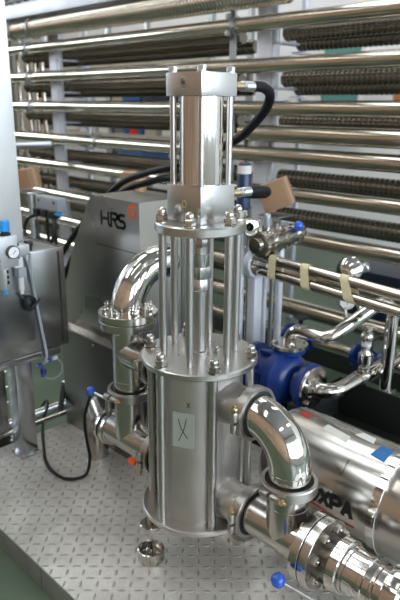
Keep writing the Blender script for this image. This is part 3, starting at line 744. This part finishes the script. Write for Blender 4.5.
for o_ in set(bpy.data.objects) - _before:
    if o_.parent is None: o_.location.y -= .026; o_.location.z -= .008   # hung a little lower on the cabinet face
o = MB().smooth_path([(-.728, -.090, .766), (-.735, -.088, .72), (-.7385, -.078, .64), (-.7395, -.068, .56), (-.7395, -.058, .48), (-.7395, -.05, .42), (-.742, -.045, .375), (-.775, -.04, .335)], .0048, 10, 6).build('air_tube', 'greypl')
tag(o, 'pale grey air tube running down the control cabinet face', 'tube')
o = MB().smooth_path([(-.728, -.129, .634), (-.732, -.118, .612), (-.735, -.118, .585), (-.737, -.105, .565), (-.737, -.08, .575), (-.736, -.078, .60), (-.735, -.10, .612), (-.735, -.112, .59), (-.735, -.095, .570), (-.733, -.06, .60)], .0045, 10, 6).build('cable_coil', 'blackpl')
tag(o, 'small coil of black cable hanging below the air regulator', 'cable')
t = thing('push_fitting', (-.80, -.03, .28), 'small blue push fittings and thin tube under the control cabinet', 'fitting')
MB().cyl((-.79, -.062, .325), (-.79, .015, .335), .0045, 12).build('pipe_piece', 'greypl', t)
for p_, q_ in (((-.79, -.058, .3255), (-.79, -.042, .3275)), ((-.79, -.012, .3315), (-.79, 0, .333)), ((-.79, -.035, .312), (-.79, -.037, .276))): MB().cyl(p_, q_, .0085, 14).build('blue_collar', 'bluepaint2', t)
MB().box((-.798, -.045, .286), (-.782, -.026, .306), .003).build('tee_block', 'blackpl', t)
MB().cyl((-.79, .01, .3345), (-.79, .026, .3365), .0075, 14).build('white_end', 'white', t)
MB().smooth_path([(-.79, .02, .335), (-.79, .045, .305), (-.79, .038, .265), (-.79, .0, .255), (-.79, -.03, .272)], .0022, 8, 6).build('thin_tube', 'greypl', t)
# rails and wire basket beside the deck
for k, (x, z, r, m, lb) in enumerate(((-.985, -.02, .010, 'satin', 'bright'), (-1.03, -.012, .016, 'zinc', 'thicker blue grey'), (-1.075, -.018, .009, 'satin', 'thin outer'))):
    tag(MB().cyl((x, -.6, z), (x, .30 if k != 1 else .26, z), r, 16).build('conduit_rail', m), lb + ' conduit running along the left end of the deck', 'conduit', 'conduits beside the deck')
t = thing('rail_support', (-1.01, .0, FZ), 'low steel bracket carrying the conduits beside the deck', 'bracket')
for y in (-.45, .24): MB().box((-1.095, y, FZ), (-.965, y + .04, -.033), .002).build('bracket_block', 'traydark', t)
t = thing('wire_basket', (-1.16, -.3, FZ), 'open wire mesh basket tray under the control cabinet', 'basket')
b = MB()
for k in range(12): b.cyl((-1.11, -.62 + .055 * k, FZ), (-1.11, -.62 + .055 * k, .26), .005, 8)
for z in (FZ + .004, .05, .12, .19, .256): b.cyl((-1.11, -.63, z), (-1.11, -.01, z), .005, 8)
b.build('front_mesh', 'zinc', t)
b = MB()
for k in range(7): b.cyl((-1.11 - .04 * k, -.62, FZ + .004), (-1.11 - .04 * k, -.01, FZ + .004), .0035, 8)
for k in range(12): b.cyl((-1.11, -.62 + .055 * k, FZ + .011), (-1.36, -.62 + .055 * k, FZ + .011), .0035, 8)
b.build('bottom_mesh', 'zinc', t)
# thin hose lying in a loop on the deck
o = MB().smooth_path([(-1.16, .12, -.10), (-1.10, .14, .0), (-1.04, .115, .01), (-1.0, .07, -.02), (-.93, .02, DZ + .007), (-.815, -.044, DZ + .007), (-.735, -.085, DZ + .007), (-.66, -.105, DZ + .007), (-.577, -.096, DZ + .007), (-.55, -.034, DZ + .007), (-.58, .01, -.0), (-.575, .0, .06), (-.555, -.02, .13), (-.54, -.03, .20), (-.52, -.03, .25), (-.50, -.03, .29)], .0058, 10, 8).build('air_hose', 'rubber')
tag(o, 'thin black hose lying in a loop on the checker plate at left', 'hose')
t = thing('hose_connector', (-1.0, .2, .0), 'small dark pipe connector by the conduits near the cabinet base', 'connector')
MB().cyl((-.945, .118, .02), (-.99, .17, .10), .012, 14).build('body', 'traydark', t)
MB().hex((-.99, .17, .10), (-.4, .5, .7), .015, .02).build('nut', 'satin', t)

# ------------------------------------------------------------------ motor with stainless shroud
MX0, MX1, MY, MZ, MR = .08, .465, .31, .198, .150
t = thing('motor_shroud', (.3, MY, 0), 'polished stainless motor shroud lying on the deck at right', 'motor')
b = MB(); b.lathe((MX0, MY, MZ), (1, 0, 0), [(.0, 0), (.118, .001), (.135, .006), (.146, .018), (MR, .034), (MR, MX1 - MX0)], 72); sh = b.build('shroud', 'shroud', t)
MB().lathe((MX1, MY, MZ), (1, 0, 0), [(.149, -.002), (.1535, 0), (.1535, .022), (.150, .024)], 72).build('band', 'polished', t)
b = MB(); b.lathe((MX1 + .022, MY, MZ), (1, 0, 0), [(.150, 0), (.151, .004), (.146, .02), (.146, .07), (.143, .10), (.130, .13), (.10, .15), (0, .158)], 72); b.build('end_cover', 'satin', t)
for x in (.15, .40): MB().box((x - .03, MY - .10, DZ), (x + .03, MY + .10, .075), .004).build('foot', 'traydark', t)
def shroud_pt(x, ang, dr=0.0):
    """ang in degrees from straight down towards the viewer's side, 90 = facing -y, 180 = top"""
    a = math.radians(ang); return V((x, MY - (MR + dr) * math.sin(a), MZ - (MR + dr) * math.cos(a)))
def sticker(pts, m, name, d=.0006):
    """patch on the shroud from (x, ang) corners, finely divided along ang"""
    (xa, aa), (xb, ab), (xc, ac), (xd, ad) = pts; b = MB(); n = 10; lo, hi = [], []
    for i in range(n + 1):
        f = i / n
        for j in range(2):
            x = (xa + (xd - xa) * f) * (1 - j) + (xb + (xc - xb) * f) * j; a = (aa + (ad - aa) * f) * (1 - j) + (ab + (ac - ab) * f) * j
            lo.append(b.bm.verts.new(shroud_pt(x, a, .0001))); hi.append(b.bm.verts.new(shroud_pt(x, a, d)))
    for i in range(n): b.bm.faces.new((hi[2 * i], hi[2 * i + 1], hi[2 * i + 3], hi[2 * i + 2]))
    for i in range(n):
        for j in range(2): b.bm.faces.new((lo[2 * i + j], lo[2 * i + 2 + j], hi[2 * i + 2 + j], hi[2 * i + j]))
    for i in (0, n): b.bm.faces.new((lo[2 * i], lo[2 * i + 1], hi[2 * i + 1], hi[2 * i]))
    return b.build(name, m, sh, sharp=60)
sticker([(.235, 168), (.325, 162), (.322, 173), (.238, 178)], 'paper', 'paper_label')['label'] = 'white paper strip'
sticker([(.325, 180), (.390, 177), (.378, 190), (.335, 193)], 'paper', 'torn_label')['label'] = 'torn white label'
sticker([(.405, 160), (.450, 158), (.450, 180), (.412, 180)], 'bluetape', 'blue_tape_strip')['label'] = 'blue tape strip'
sticker([(.135, 176), (.172, 174), (.172, 186), (.135, 185)], 'red', 'red_sticker')['label'] = 'red sticker'
# lettering round the shroud: INOXPA, letters drawn as strokes along x, up the curve
LH, LW, GAP = 15.0, .027, .006
def glyph(ch):
    return {'I': [[(.5, 0), (.5, 1)]], 'N': [[(0, 0), (0, 1), (1, 0), (1, 1)]],
            'O': [[(.5 + .5 * math.cos(k * PI / 8), .5 + .5 * math.sin(k * PI / 8)) for k in range(17)]],
            'X': [[(0, 0), (1, 1)], [(0, 1), (1, 0)]],
            'P': [[(0, 0), (0, 1), (.6, 1), (.92, .9), (1, .72), (.92, .54), (.6, .44), (0, .44)]],
            'A': [[(0, 0), (.5, 1), (1, 0)], [(.2, .34), (.8, .34)]]}[ch]
def stroke_on_shroud(paths, wx, m, name):
    b = MB(); ka = math.degrees(1 / MR)
    for path in paths:
        pts = []
        for (x0, a0), (x1, a1) in zip(path, path[1:]):
            k = max(1, int(max(abs(x1 - x0) / .006, abs(a1 - a0) / 2.5)))
            pts += [(x0 + (x1 - x0) * i / k, a0 + (a1 - a0) * i / k) for i in range(k)]
        pts.append(path[-1])
        for (x0, a0), (x1, a1) in zip(pts, pts[1:]):
            dx, da = x1 - x0, (a1 - a0) / ka; l = math.hypot(dx, da) or 1; nx, na = -da / l * wx, dx / l * wx * ka
            ex, ea = dx / l * wx * .5, da / l * wx * .5 * ka
            q = [(x0 - ex + nx, a0 - ea + na), (x1 + ex + nx, a1 + ea + na), (x1 + ex - nx, a1 + ea - na), (x0 - ex - nx, a0 - ea - na)]
            lo = [b.bm.verts.new(shroud_pt(x, a, -.0005)) for x, a in q]; hi = [b.bm.verts.new(shroud_pt(x, a, .0008)) for x, a in q]
            b.bm.faces.new(hi)
            for i in range(4): b.bm.faces.new((lo[i], lo[(i + 1) % 4], hi[(i + 1) % 4], hi[i]))
    return b.build(name, m, sh)
x = .222
for ch in 'INOXPA':
    w = .012 if ch == 'I' else LW
    stroke_on_shroud([[(x + u * w, 88 + v * LH) for u, v in p] for p in glyph(ch)], .0062, 'ink', 'letter')
    x += w + GAP + .004
stroke_on_shroud([[(.26, 85), (.32, 81), (.38, 78), (.428, 78)]], .0032, 'red', 'red_swoosh')['label'] = 'red swoosh under the letters'
stroke_on_shroud([[(.345, 132), (.363, 126)], [(.363, 126), (.363, 144)]], .0007, 'ink', 'pen_mark')

# dark tray behind the motor
t = thing('drip_tray', (.15, .72, FZ), 'dark open steel tray behind the motor shroud', 'tray')
MB().box((-.12, .585, .02), (1.2, .595, .19), .002).build('front_side', 'traydark', t)
MB().box((-.12, .93, .02), (1.2, .94, .19), .002).build('back_side', 'traydark', t)
MB().box((-.12, .595, .02), (-.11, .93, .19), .002).build('end_side', 'traydark', t)
MB().box((-.11, .595, .02), (1.2, .93, .03), .001).build('bottom', 'traydark', t)
for x in (-.08, 1.1):
    for y in (.60, .87): MB().box((x, y, FZ), (x + .05, y + .05, .02)).build('leg', 'traydark', t)

# ------------------------------------------------------------------ blue pump and its pipes
PY, PZ, PX = .70, .225, -.190
t = thing('centrifugal_pump', (PX, PY, FZ), 'blue cast pump with steel flanges behind the piston pump', 'pump')
b = MB(); b.lathe((PX - .075, PY, PZ), (1, 0, 0), [(.05, -.03), (.085, -.028), (.092, -.02), (.092, .0), (.108, .004), (.115, .012), (.115, .045), (.104, .06), (.10, .075), (.085, .09), (.06, .105)], 48); b.build('volute', 'bluepaint', t)
MB().lathe((PX, PY, PZ), (-1, 0, 0), [(.085, .09), (.085, .17), (.105, .175), (.105, .19), (.07, .195), (.07, .27)], 40).build('bearing_frame', 'bluepaint', t)
MB().lathe((PX + .068, PY, PZ), (1, 0, 0), [(.062, -.03), (.062, 0), (.092, .004), (.092, .022), (.090, .025)], 44).build('inlet_flange', 'bluepaint', t)
f = MB().lathe((PX + .094, PY, PZ), (1, 0, 0), [(.082, 0), (.084, .002), (.084, .014), (.082, .016), (.046, .017), (.040, .03)], 44).build('pipe_flange', 'satin', t)
for k in range(4):
    a = PI / 4 + k * PI / 2; MB().hex((PX + .110, PY + .064 * math.cos(a), PZ + .064 * math.sin(a)), (1, 0, 0), .012, .012).build('bolt', 'satin', f)
MB().cyl((PX - .04, PY + .03, PZ + .06), (PX - .04, PY + .03, PZ + .105), .045, 32).lathe((PX - .04, PY + .03, PZ + .100), (0, 0, 1), [(.055, 0), (.064, .003), (.064, .02), (.060, .022)], 40).build('outlet_neck', 'bluepaint', t)
f = MB().lathe((PX - .04, PY + .03, PZ + .123), (0, 0, 1), [(.070, 0), (.072, .002), (.072, .014), (.070, .016), (.03, .017)], 40).build('pipe_flange', 'satin', t)
for k in range(4):
    a = PI / 4 + k * PI / 2; MB().hex((PX - .04 + .054 * math.cos(a), PY + .03 + .054 * math.sin(a), PZ + .139), (0, 0, 1), .009, .008).build('bolt', 'satin', f)
for a in (20, 70, 120, 160):
    MB().box((-.05, -.006, .08), (.06, .006, .112), .003, Matrix.Translation((PX - .08, PY, PZ)) @ Matrix.Rotation(math.radians(a), 4, 'X')).build('cast_rib', 'bluepaint', t)
MB().box((PX - .12, PY - .09, FZ), (PX - .03, PY + .09, PZ - .09), .004).build('pedestal', 'bluepaint', t)
t = thing('discharge_pipe', (PX, PY, .37), 'bright pipe from the blue pump top running back to a tall upright', 'pipe')
px, py = PX - .04, PY + .03
MB().tube([(px, py, .365), (px, py, .428), (-.055, py, .424), (.053, 1.0, .574), (.053, 1.0, FZ)], .0255, .06, 26, 12).build('pipe_run', 'polished', t)
for p, d in (((-.0038, .858, .495), (.108, .27, .15)),): MB().lathe(p, d, [(.0255, -.004), (.0266, -.002), (.0266, .002), (.0255, .004)], 26).build('weld_seam', 'satin', t)
MB().cyl((.053, 1.0, FZ), (.053, 1.0, FZ + .012), .05, 24).build('floor_plate', 'satin', t)
t = thing('suction_pipe', (PX + .114, PY, PZ), 'bright bent pipe leaving the blue pump towards the right', 'pipe')
MB().tube([(PX + .114, PY, PZ), (-.008, PY, PZ), (-.008, 2.0, PZ + .012)], .031, .075, 26, 12).build('pipe_run', 'polished', t)
MB().lathe((-.008, .885, .227), (0, 1, .009), [(.031, -.012), (.0345, -.010), (.0345, .010), (.031, .012)], 28).build('union', 'satin', t)
t = thing('pipe_support', (.14, .98, FZ), 'flat bracket and post holding the bright upright pipe', 'bracket')
MB().box((.0, .965, .145), (.14, .9735, .172), .002).box((.08, .9735, .148), (.0855, 1.03, .169), .001).build('bracket_arm', 'frame', t)
MB().box((.13, .965, FZ), (.155, .99, .175), .003).build('bracket_post', 'frame', t)
t = thing('sampling_valve', (-.02, .93, .26), 'small upright sampling valve on the low bright pipe', 'valve')
b = MB(); b.lathe((-.008, .93, .252), (0, 0, 1), [(.024, 0), (.024, .014), (.014, .016), (.014, .034), (.030, .036), (.030, .072), (.024, .076), (.017, .092), (.017, .106)], 26); b.build('valve_body', 'polished', t)
MB().lathe((-.008, .93, .357), (0, 0, 1), [(.018, 0), (.020, .002), (.020, .006), (.017, .008), (.020, .012), (.020, .016)], 26).build('ferrule', 'white', t)
MB().sphere((-.008, .93, .395), .026).lathe((-.008, .93, .41), (0, 0, 1), [(.013, 0), (.013, .015), (.022, .018), (.022, .028), (.01, .03)], 24).build('valve_cap', 'polished', t)
t = thing('pressure_gauge', (-.125, .93, .46), 'round white pressure gauge standing on the bright pipe', 'gauge')
gd = V((.75, -.62, .12)).normalized()
gc = V((-.072, .872, .537))
MB().cyl((-.024, .81, .47), (-.094, .882, .525), .007, 14).hex((-.04, .828, .480), (0, 0, 1), .014, .014).build('stem', 'satin', t)
g = MB().lathe(gc, gd, [(.030, -.03), (.033, -.026), (.033, 0), (.030, .003)], 36).build('case', 'polished', t)
MB().lathe(gc, gd, [(.0295, .0005), (.0295, .0035)], 36).build('dial', 'dial', g)
gx, gy, gz = basis(gd)
strokes([((-.004, -.012), (.008, .020))], .0011, lambda u, v: gc + gx * u + gy * v + gd * .0035, 0, .0006, gd).build('needle', 'ink', g)
t = thing('pressure_transmitter', (-.17, 1.05, .46), 'chrome domed instrument head behind the taped pipes', 'instrument')
hc = V((-.165, 1.03, .622)); hd = V((.55, -.6, .35)).normalized()
MB().lathe(hc, hd, [(.02, -.05), (.045, -.045), (.052, -.035), (.052, 0), (.045, .012)], 32).build('housing', 'blackpl', t)
MB().lathe(hc, hd, [(.046, .010), (.046, .022), (.036, .03), (.02, .034), (0, .036)], 32).build('chrome_cap', 'polished', t)
MB().cyl((-.108, 1.03, .458), (-.15, 1.03, .60), .010, 14).build('stem', 'satin', t)
MB().lathe(hc + V((.03, .03, .0)), (.6, .2, .3), [(.018, 0), (.02, .003), (.02, .03), (.014, .034)], 20).build('cable_gland', 'zinc', t)

# ------------------------------------------------------------------ taped pipes
TY = .80
for z0, lb, dy in ((.650, 'upper of two long taped stainless pipes', 0), (.596, 'lower of two long taped stainless pipes', -.012)):
    b = MB().cyl((-.50, TY + dy, z0 + .012), (1.0, TY + dy, z0 - .06), .0205, 24)
    tag(b.build('product_pipe', 'darkpipe'), lb + ' crossing behind the pump', 'pipe', 'pair of taped pipes')
t = thing('pipe_bracket', (-.49, TY, FZ), 'grey half ring bracket holding the left ends of the taped pipes', 'bracket')
MB().ring((-.47, TY - .006, .632), (1, 0, 0), .052, .064, -.016, .016, 30).build('bracket_ring', 'post', t)
MB().box((-.49, TY - .03, FZ), (-.45, TY + .02, .572), .003).build('bracket_post', 'post', t)
def tape(x, lb, sl):
    zc = lambda xx: .650 + .012 - .072 * (xx + .5) / 1.5
    b = MB(); rt = .0222
    ring = []
    n = 40
    # closed band round both pipes, slanted a little
    za, zb_ = zc(x), zc(x) - .054
    path = []
    for k in range(n // 2 + 1):
        a = PI * k / (n // 2); path.append((TY + .0 + rt * math.cos(a), za + rt * math.sin(a)))
    for k in range(n // 2 + 1):
        a = PI + PI * k / (n // 2); path.append((TY - .012 + rt * math.cos(a), zb_ + rt * math.sin(a)))
    w = .019; rows = []
    for (yy, zz) in path:
        f = (za - zz) * sl
        rows.append([b.bm.verts.new((x - w + f, yy, zz)), b.bm.verts.new((x + w + f * 1.25, yy, zz))])
    for i in range(len(rows)):
        j = (i + 1) % len(rows); b.bm.faces.new((rows[i][0], rows[i][1], rows[j][1], rows[j][0]))
    bmesh.ops.solidify(b.bm, geom=list(b.bm.faces), thickness=-.0008)
    return tag(b.build('masking_tape', 'masking', sharp=60), lb, 'tape', 'masking tape wraps on the pipes')
tape(-.372, 'cream masking tape wrap nearest the pump on the two pipes', .12)
tape(-.215, 'cream masking tape wrap, middle of three on the two pipes', .25)
tape(-.035, 'cream masking tape wrap below the chrome instrument head', .45)

# ------------------------------------------------------------------ valve cluster behind the pump
t = thing('plug_valve', (-.42, .9, .6), 'stainless valve with blue ball lever behind the pump at right', 'valve')
b = MB(); b.lathe((-.42, .74, .722), (0, 1, .06), [(.0, -.02), (.03, -.018), (.032, 0), (.050, .001), (.055, .004), (.055, .022), (.046, .027), (.044, .07), (.056, .074), (.056, .098), (.047, .102), (.044, .14), (.050, .144), (.050, .164), (.040, .17), (.036, .23), (.044, .233), (.044, .258), (.03, .263), (.024, .30)], 40); b.build('valve_body', 'bright', t)
MB().cyl((-.42, .85, .75), (-.415, .85, .80), .016, 20).hex((-.415, .85, .80), (0, 0, 1), .017, .012).build('bonnet', 'satin', t)
lv = MB().cyl((-.415, .85, .808), (-.40, .955, .785), .0045, 10).build('lever_rod', 'zinc', t)
MB().sphere((-.385, .962, .776), .021).build('blue_knob', 'blueball', lv)['label'] = 'blue ball knob'
MB().cyl((-.44, .92, FZ), (-.44, .92, .70), .016, 16).build('valve_stand', 'post', t)
MB().cyl((-.45, .785, .73), (-.45, .785, .82), .012, 16).build('side_branch', 'satin', t)
t = thing('pipe_ferrule', (-.45, .72, .78), 'open round pipe end facing out beside the upper pump flange', 'pipe')
fo, fd = V((-.43, .70, .798)), V((.82, -.55, .12)).normalized()
b = MB(); b.lathe(fo, fd, [(.017, -.12), (.026, -.118), (.026, -.01), (.035, -.004), (.036, 0), (.036, .006), (.030, .009), (.0165, .009), (.0165, -.05)], 36, cap=False); b.build('ferrule', 'polished', t)
MB().lathe(fo - fd * .05, fd, [(.0163, -.02), (.0163, -.018)], 24).build('bore', 'gasket', t)
MB().cyl((-.52, .76, FZ), (-.52, .76, .775), .014, 14).build('stand_pipe', 'post', t)
t = thing('blue_canister', (-.725, 1.0, .7), 'dark blue cylinder with white label behind the cylinder base', 'canister')
MB().lathe((-.725, 1.0, .805), (0, 0, 1), [(.028, 0), (.031, .003), (.031, .195), (.028, .20)], 32).build('barrel', 'bluecan', t)
MB().ring((-.725, 1.0, .962), (0, 0, 1), .0311, .0316, 0, .036, 32, .0002).build('paper_label', 'paper', t)
MB().lathe((-.725, 1.0, .805), (0, 0, -1), [(.02, 0), (.026, .004), (.026, .03), (.014, .034), (.014, .06), (.022, .064), (.022, .08), (.012, .084), (.012, .895)], 24).build('steel_base', 'polished', t)
MB().cyl((-.735, .99, 1.005), (-.735, .99, 1.012), .006, 10).build('red_dot', 'red', t)
t = thing('actuated_valve', (-.60, .86, .55), 'cluster of small chrome valve parts beside the open pipe end', 'valve')
MB().lathe((-.56, .86, FZ), (0, 0, 1), [(.013, 0), (.013, .70), (.03, .703), (.03, .72), (.022, .725), (.022, .76), (.035, .763), (.035, .80), (.02, .805), (.02, .87), (.026, .872), (.026, .90), (0, .905)], 28).build('valve_body', 'polished', t)
MB().lathe((-.56, .86, .66), (.3, -.9, 0), [(.018, 0), (.018, .05), (.027, .052), (.027, .064), (.01, .066)], 24).build('side_port', 'polished', t)
MB().lathe((-.56, .86, .60), (.8, -.4, 0), [(.02, 0), (.02, .06), (.032, .063), (.032, .078), (.012, .08)], 24).build('side_port', 'polished', t)
t = thing('sight_tube', (-.405, .80, .6), 'short upright steel tube just left of the blue ball lever', 'pipe')
MB().lathe((-.47, .86, .70), (0, 0, 1), [(.012, 0), (.012, .05), (.014, .052), (.014, .125), (.011, .128)], 20).build('tube', 'zinc', t)
MB().lathe((-.47, .86, .70), (0, 0, -1), [(.012, 0), (.010, .01), (.010, .79)], 16).build('stand', 'post', t)

# cardboard boxes
def carton(c, size, rot, label):
    t = thing('cardboard_box', c, label, 'box')
    m = Matrix.Translation(c) @ rot
    sx, sy, sz = size
    MB().box((-sx / 2, -sy / 2, -sz / 2), (sx / 2, sy / 2, sz / 2), .003, m).build('carton', 'card', t)
    MB().box((-sx / 2 - .0008, -.018, -sz / 2 + .002), (sx / 2 + .0008, .018, sz / 2 + .0008), 0, m).build('tape_strip', 'cardtape', t)
    return t
tb = thing('equipment_stand', (-.72, 1.28, FZ), 'narrow steel stand carrying the tilted brown box behind the pump', 'stand')
MB().box((-.785, 1.175, .745), (-.66, 1.29, .752), .002).build('top_plate', 'frame', tb)
MB().cyl((-.735, 1.245, FZ), (-.735, 1.245, .745), .012, 14).build('leg', 'frame', tb)
carton((-.722, 1.233, .848), (.13, .125, .13), Matrix.Rotation(math.radians(24), 4, 'Z') @ Matrix.Rotation(math.radians(-14), 4, RT) @ Matrix.Rotation(math.radians(17), 4, V((1, -1, 0))), 'tilted brown cardboard box right of the pump by the hose end')
tb = thing('work_bench', (-1.25, .95, FZ), 'plain steel bench hidden behind the lettered cabinet', 'bench')
MB().box((-1.50, .80, .795), (-1.15, 1.05, .81), .002).build('bench_top', 'frame', tb)
for x in (-1.49, -1.18):
    for y in (.81, 1.02): MB().box((x, y, FZ), (x + .025, y + .025, .795)).build('leg', 'frame', tb)
carton((-1.39, .90, .868), (.10, .09, .110), Matrix.Rotation(math.radians(12), 4, 'Z'), 'small brown cardboard box under the hoses behind the lettered cabinet')
tb = thing('instrument_stand', (-2.8, 1.1, FZ), 'chrome tube stand under the brown box by the tall cabinet', 'stand')
MB().cyl((-2.78, 1.1, FZ + .012), (-2.78, 1.1, .672), .02, 16).build('column', 'zinc', tb)
MB().cyl((-2.78, 1.1, FZ), (-2.78, 1.1, FZ + .012), .12, 28).build('foot_plate', 'zinc', tb)
MB().box((-2.88, 1.02, .672), (-2.68, 1.18, .682), .002).build('top_plate', 'zinc', tb)
carton((-2.82, 1.11, .762), (.13, .12, .13), Matrix.Rotation(math.radians(20), 4, 'Z') @ Matrix.Rotation(math.radians(10), 4, V((1, -1, 0))), 'brown cardboard box beside the tall white cabinet edge')
# pneumatic manifold far left
t = thing('valve_manifold', (-2.05, .8, FZ), 'grey valve manifold with black solenoids and loops behind the control cabinet', 'manifold')
MB().box((-2.17, .78, .665), (-1.93, .84, .74), .005, None).build('manifold_plate', 'greypl', t)
b = MB()
for x in (-2.13, -1.97): b.lathe((x, .78, .715), (0, -1, 0), [(.010, 0), (.010, .001)], 16)
b.build('hole', 'ink', t)
for x in (-2.14, -2.06, -1.98): MB().box((x - .025, .755, .625), (x + .025, .82, .668), .004).build('solenoid', 'blackpl', t)
for x in (-2.08, -2.0): MB().cyl((x, .80, FZ), (x, .80, .63), .011, 12).build('stand_leg', 'blackpl', t)
MB().smooth_path([(-2.14, .78, .63), (-2.2, .74, .60), (-2.23, .73, .52), (-2.17, .73, .46), (-2.10, .74, .50), (-2.12, .75, .60)], .011, 10, 6).build('cable_loop', 'blackpl', t)
MB().smooth_path([(-1.98, .78, .63), (-1.93, .75, .58), (-1.95, .74, .50), (-2.03, .74, .48), (-2.10, .74, .52)], .010, 10, 6).build('cable_loop', 'blackpl', t)
MB().box((-2.0, .77, .645), (-1.9, .79, .66), .003).build('blue_connector', 'skyblue', t)
tag(MB().lathe((-1.85, .9, FZ), (0, 0, 1), [(.11, 0), (.115, .01), (.115, .46), (.09, .5), (0, .52)], 32).build('gas_cylinder', 'bluepaint'), 'blue domed cylinder beside the lettered cabinet, left of it', 'cylinder')
# lower manifold pipes with blue valves behind the blue pump
o = MB().cyl((-1.35, 1.35, .12), (.8, 1.35, .12), .028, 20).build('return_pipe', 'tube'); tag(o, 'low pipe behind the blue pump carrying two blue valves', 'pipe')
for x, lb in ((-.62, 'small blue flanged valve on the low pipe, nearest the piston pump'), (-.22, 'small blue flanged valve on the low pipe, by the sampling valve')):
    t = thing('flanged_valve', (x, 1.35, .06), lb, 'valve', 'blue valves on the low pipe')
    for s in (-1, 1): MB().lathe((x + s * .06, 1.35, .12), (s, 0, 0), [(.055, 0), (.055, .016)], 28).build('flange', 'bluepaint', t)
    MB().lathe((x - .06, 1.35, .12), (1, 0, 0), [(.03, 0), (.045, .05), (.045, .07), (.03, .12)], 28).build('valve_body', 'bluepaint', t)
    MB().cyl((x, 1.35, .15), (x, 1.35, .22), .012, 12).lathe((x, 1.35, .22), (0, 0, 1), [(.035, 0), (.04, .005), (.035, .01)], 20).build('hand_wheel', 'blackpl', t)
for x, lb in ((-1.285, 'low foot under the left end of the pipe with blue valves'), (.615, 'low foot under the right end of the pipe with blue valves')):
    tag(MB().box((x - .015, 1.31, FZ), (x + .015, 1.39, .085)).box((x - .025, 1.30, .085), (x + .025, 1.40, .092)).build('pipe_stand', 'frame'), lb, 'stand', 'feet under the low pipe')
# skid beams on the floor
tag(MB().box((-1.5, .98, FZ), (.9, 1.06, .0), .003).build('skid_beam', 'frame'), 'grey skid beam on the floor just behind the blue pump', 'beam')
tag(MB().box((-1.5, 1.62, FZ), (.9, 1.70, .0), .003).build('skid_beam', 'traydark'), 'dark skid beam on the floor under the tube rack', 'beam')
tag(MB().box((-1.1, .60, FZ), (-.14, .66, .02), .003).build('skid_beam', 'traydark'), 'dark beam along the back edge of the checker plate deck', 'beam')

# ------------------------------------------------------------------ camera, light, output
w = bpy.data.worlds.new('hall_air'); C.world = w; w.use_nodes = True
w.node_tree.nodes['Background'].inputs[0].default_value = (.8, .88, 1, 1)
w.node_tree.nodes['Background'].inputs[1].default_value = 0.3
cam = bpy.data.cameras.new('camera'); co = bpy.data.objects.new('camera', cam); COL.objects.link(co)
co.location = (1.6 / R2, -1.6 / R2, 1.245)
co.rotation_euler = (Matrix.Rotation(math.radians(45), 3, 'Z') @ Matrix.Rotation(math.radians(90 - 17.3), 3, 'X') @ Matrix.Rotation(math.radians(.45), 3, 'Z')).to_euler()
cam.sensor_fit = 'VERTICAL'; cam.sensor_height = 36; cam.lens = 37.2; cam.clip_start = .02
cam.dof.use_dof = True; cam.dof.focus_distance = 1.62; cam.dof.aperture_fstop = 4.0
C.camera = co
vs = C.view_settings; vs.view_transform = 'Standard'; vs.look = 'None'; vs.gamma = 1; vs.exposure = 0.0; vs.use_curve_mapping = False
C.cycles.max_bounces = 10; C.cycles.glossy_bounces = 8; C.cycles.diffuse_bounces = 4
C.cycles.sample_clamp_indirect = 8
for o in list(bpy.data.objects):
    if '_o' in o: del o['_o']
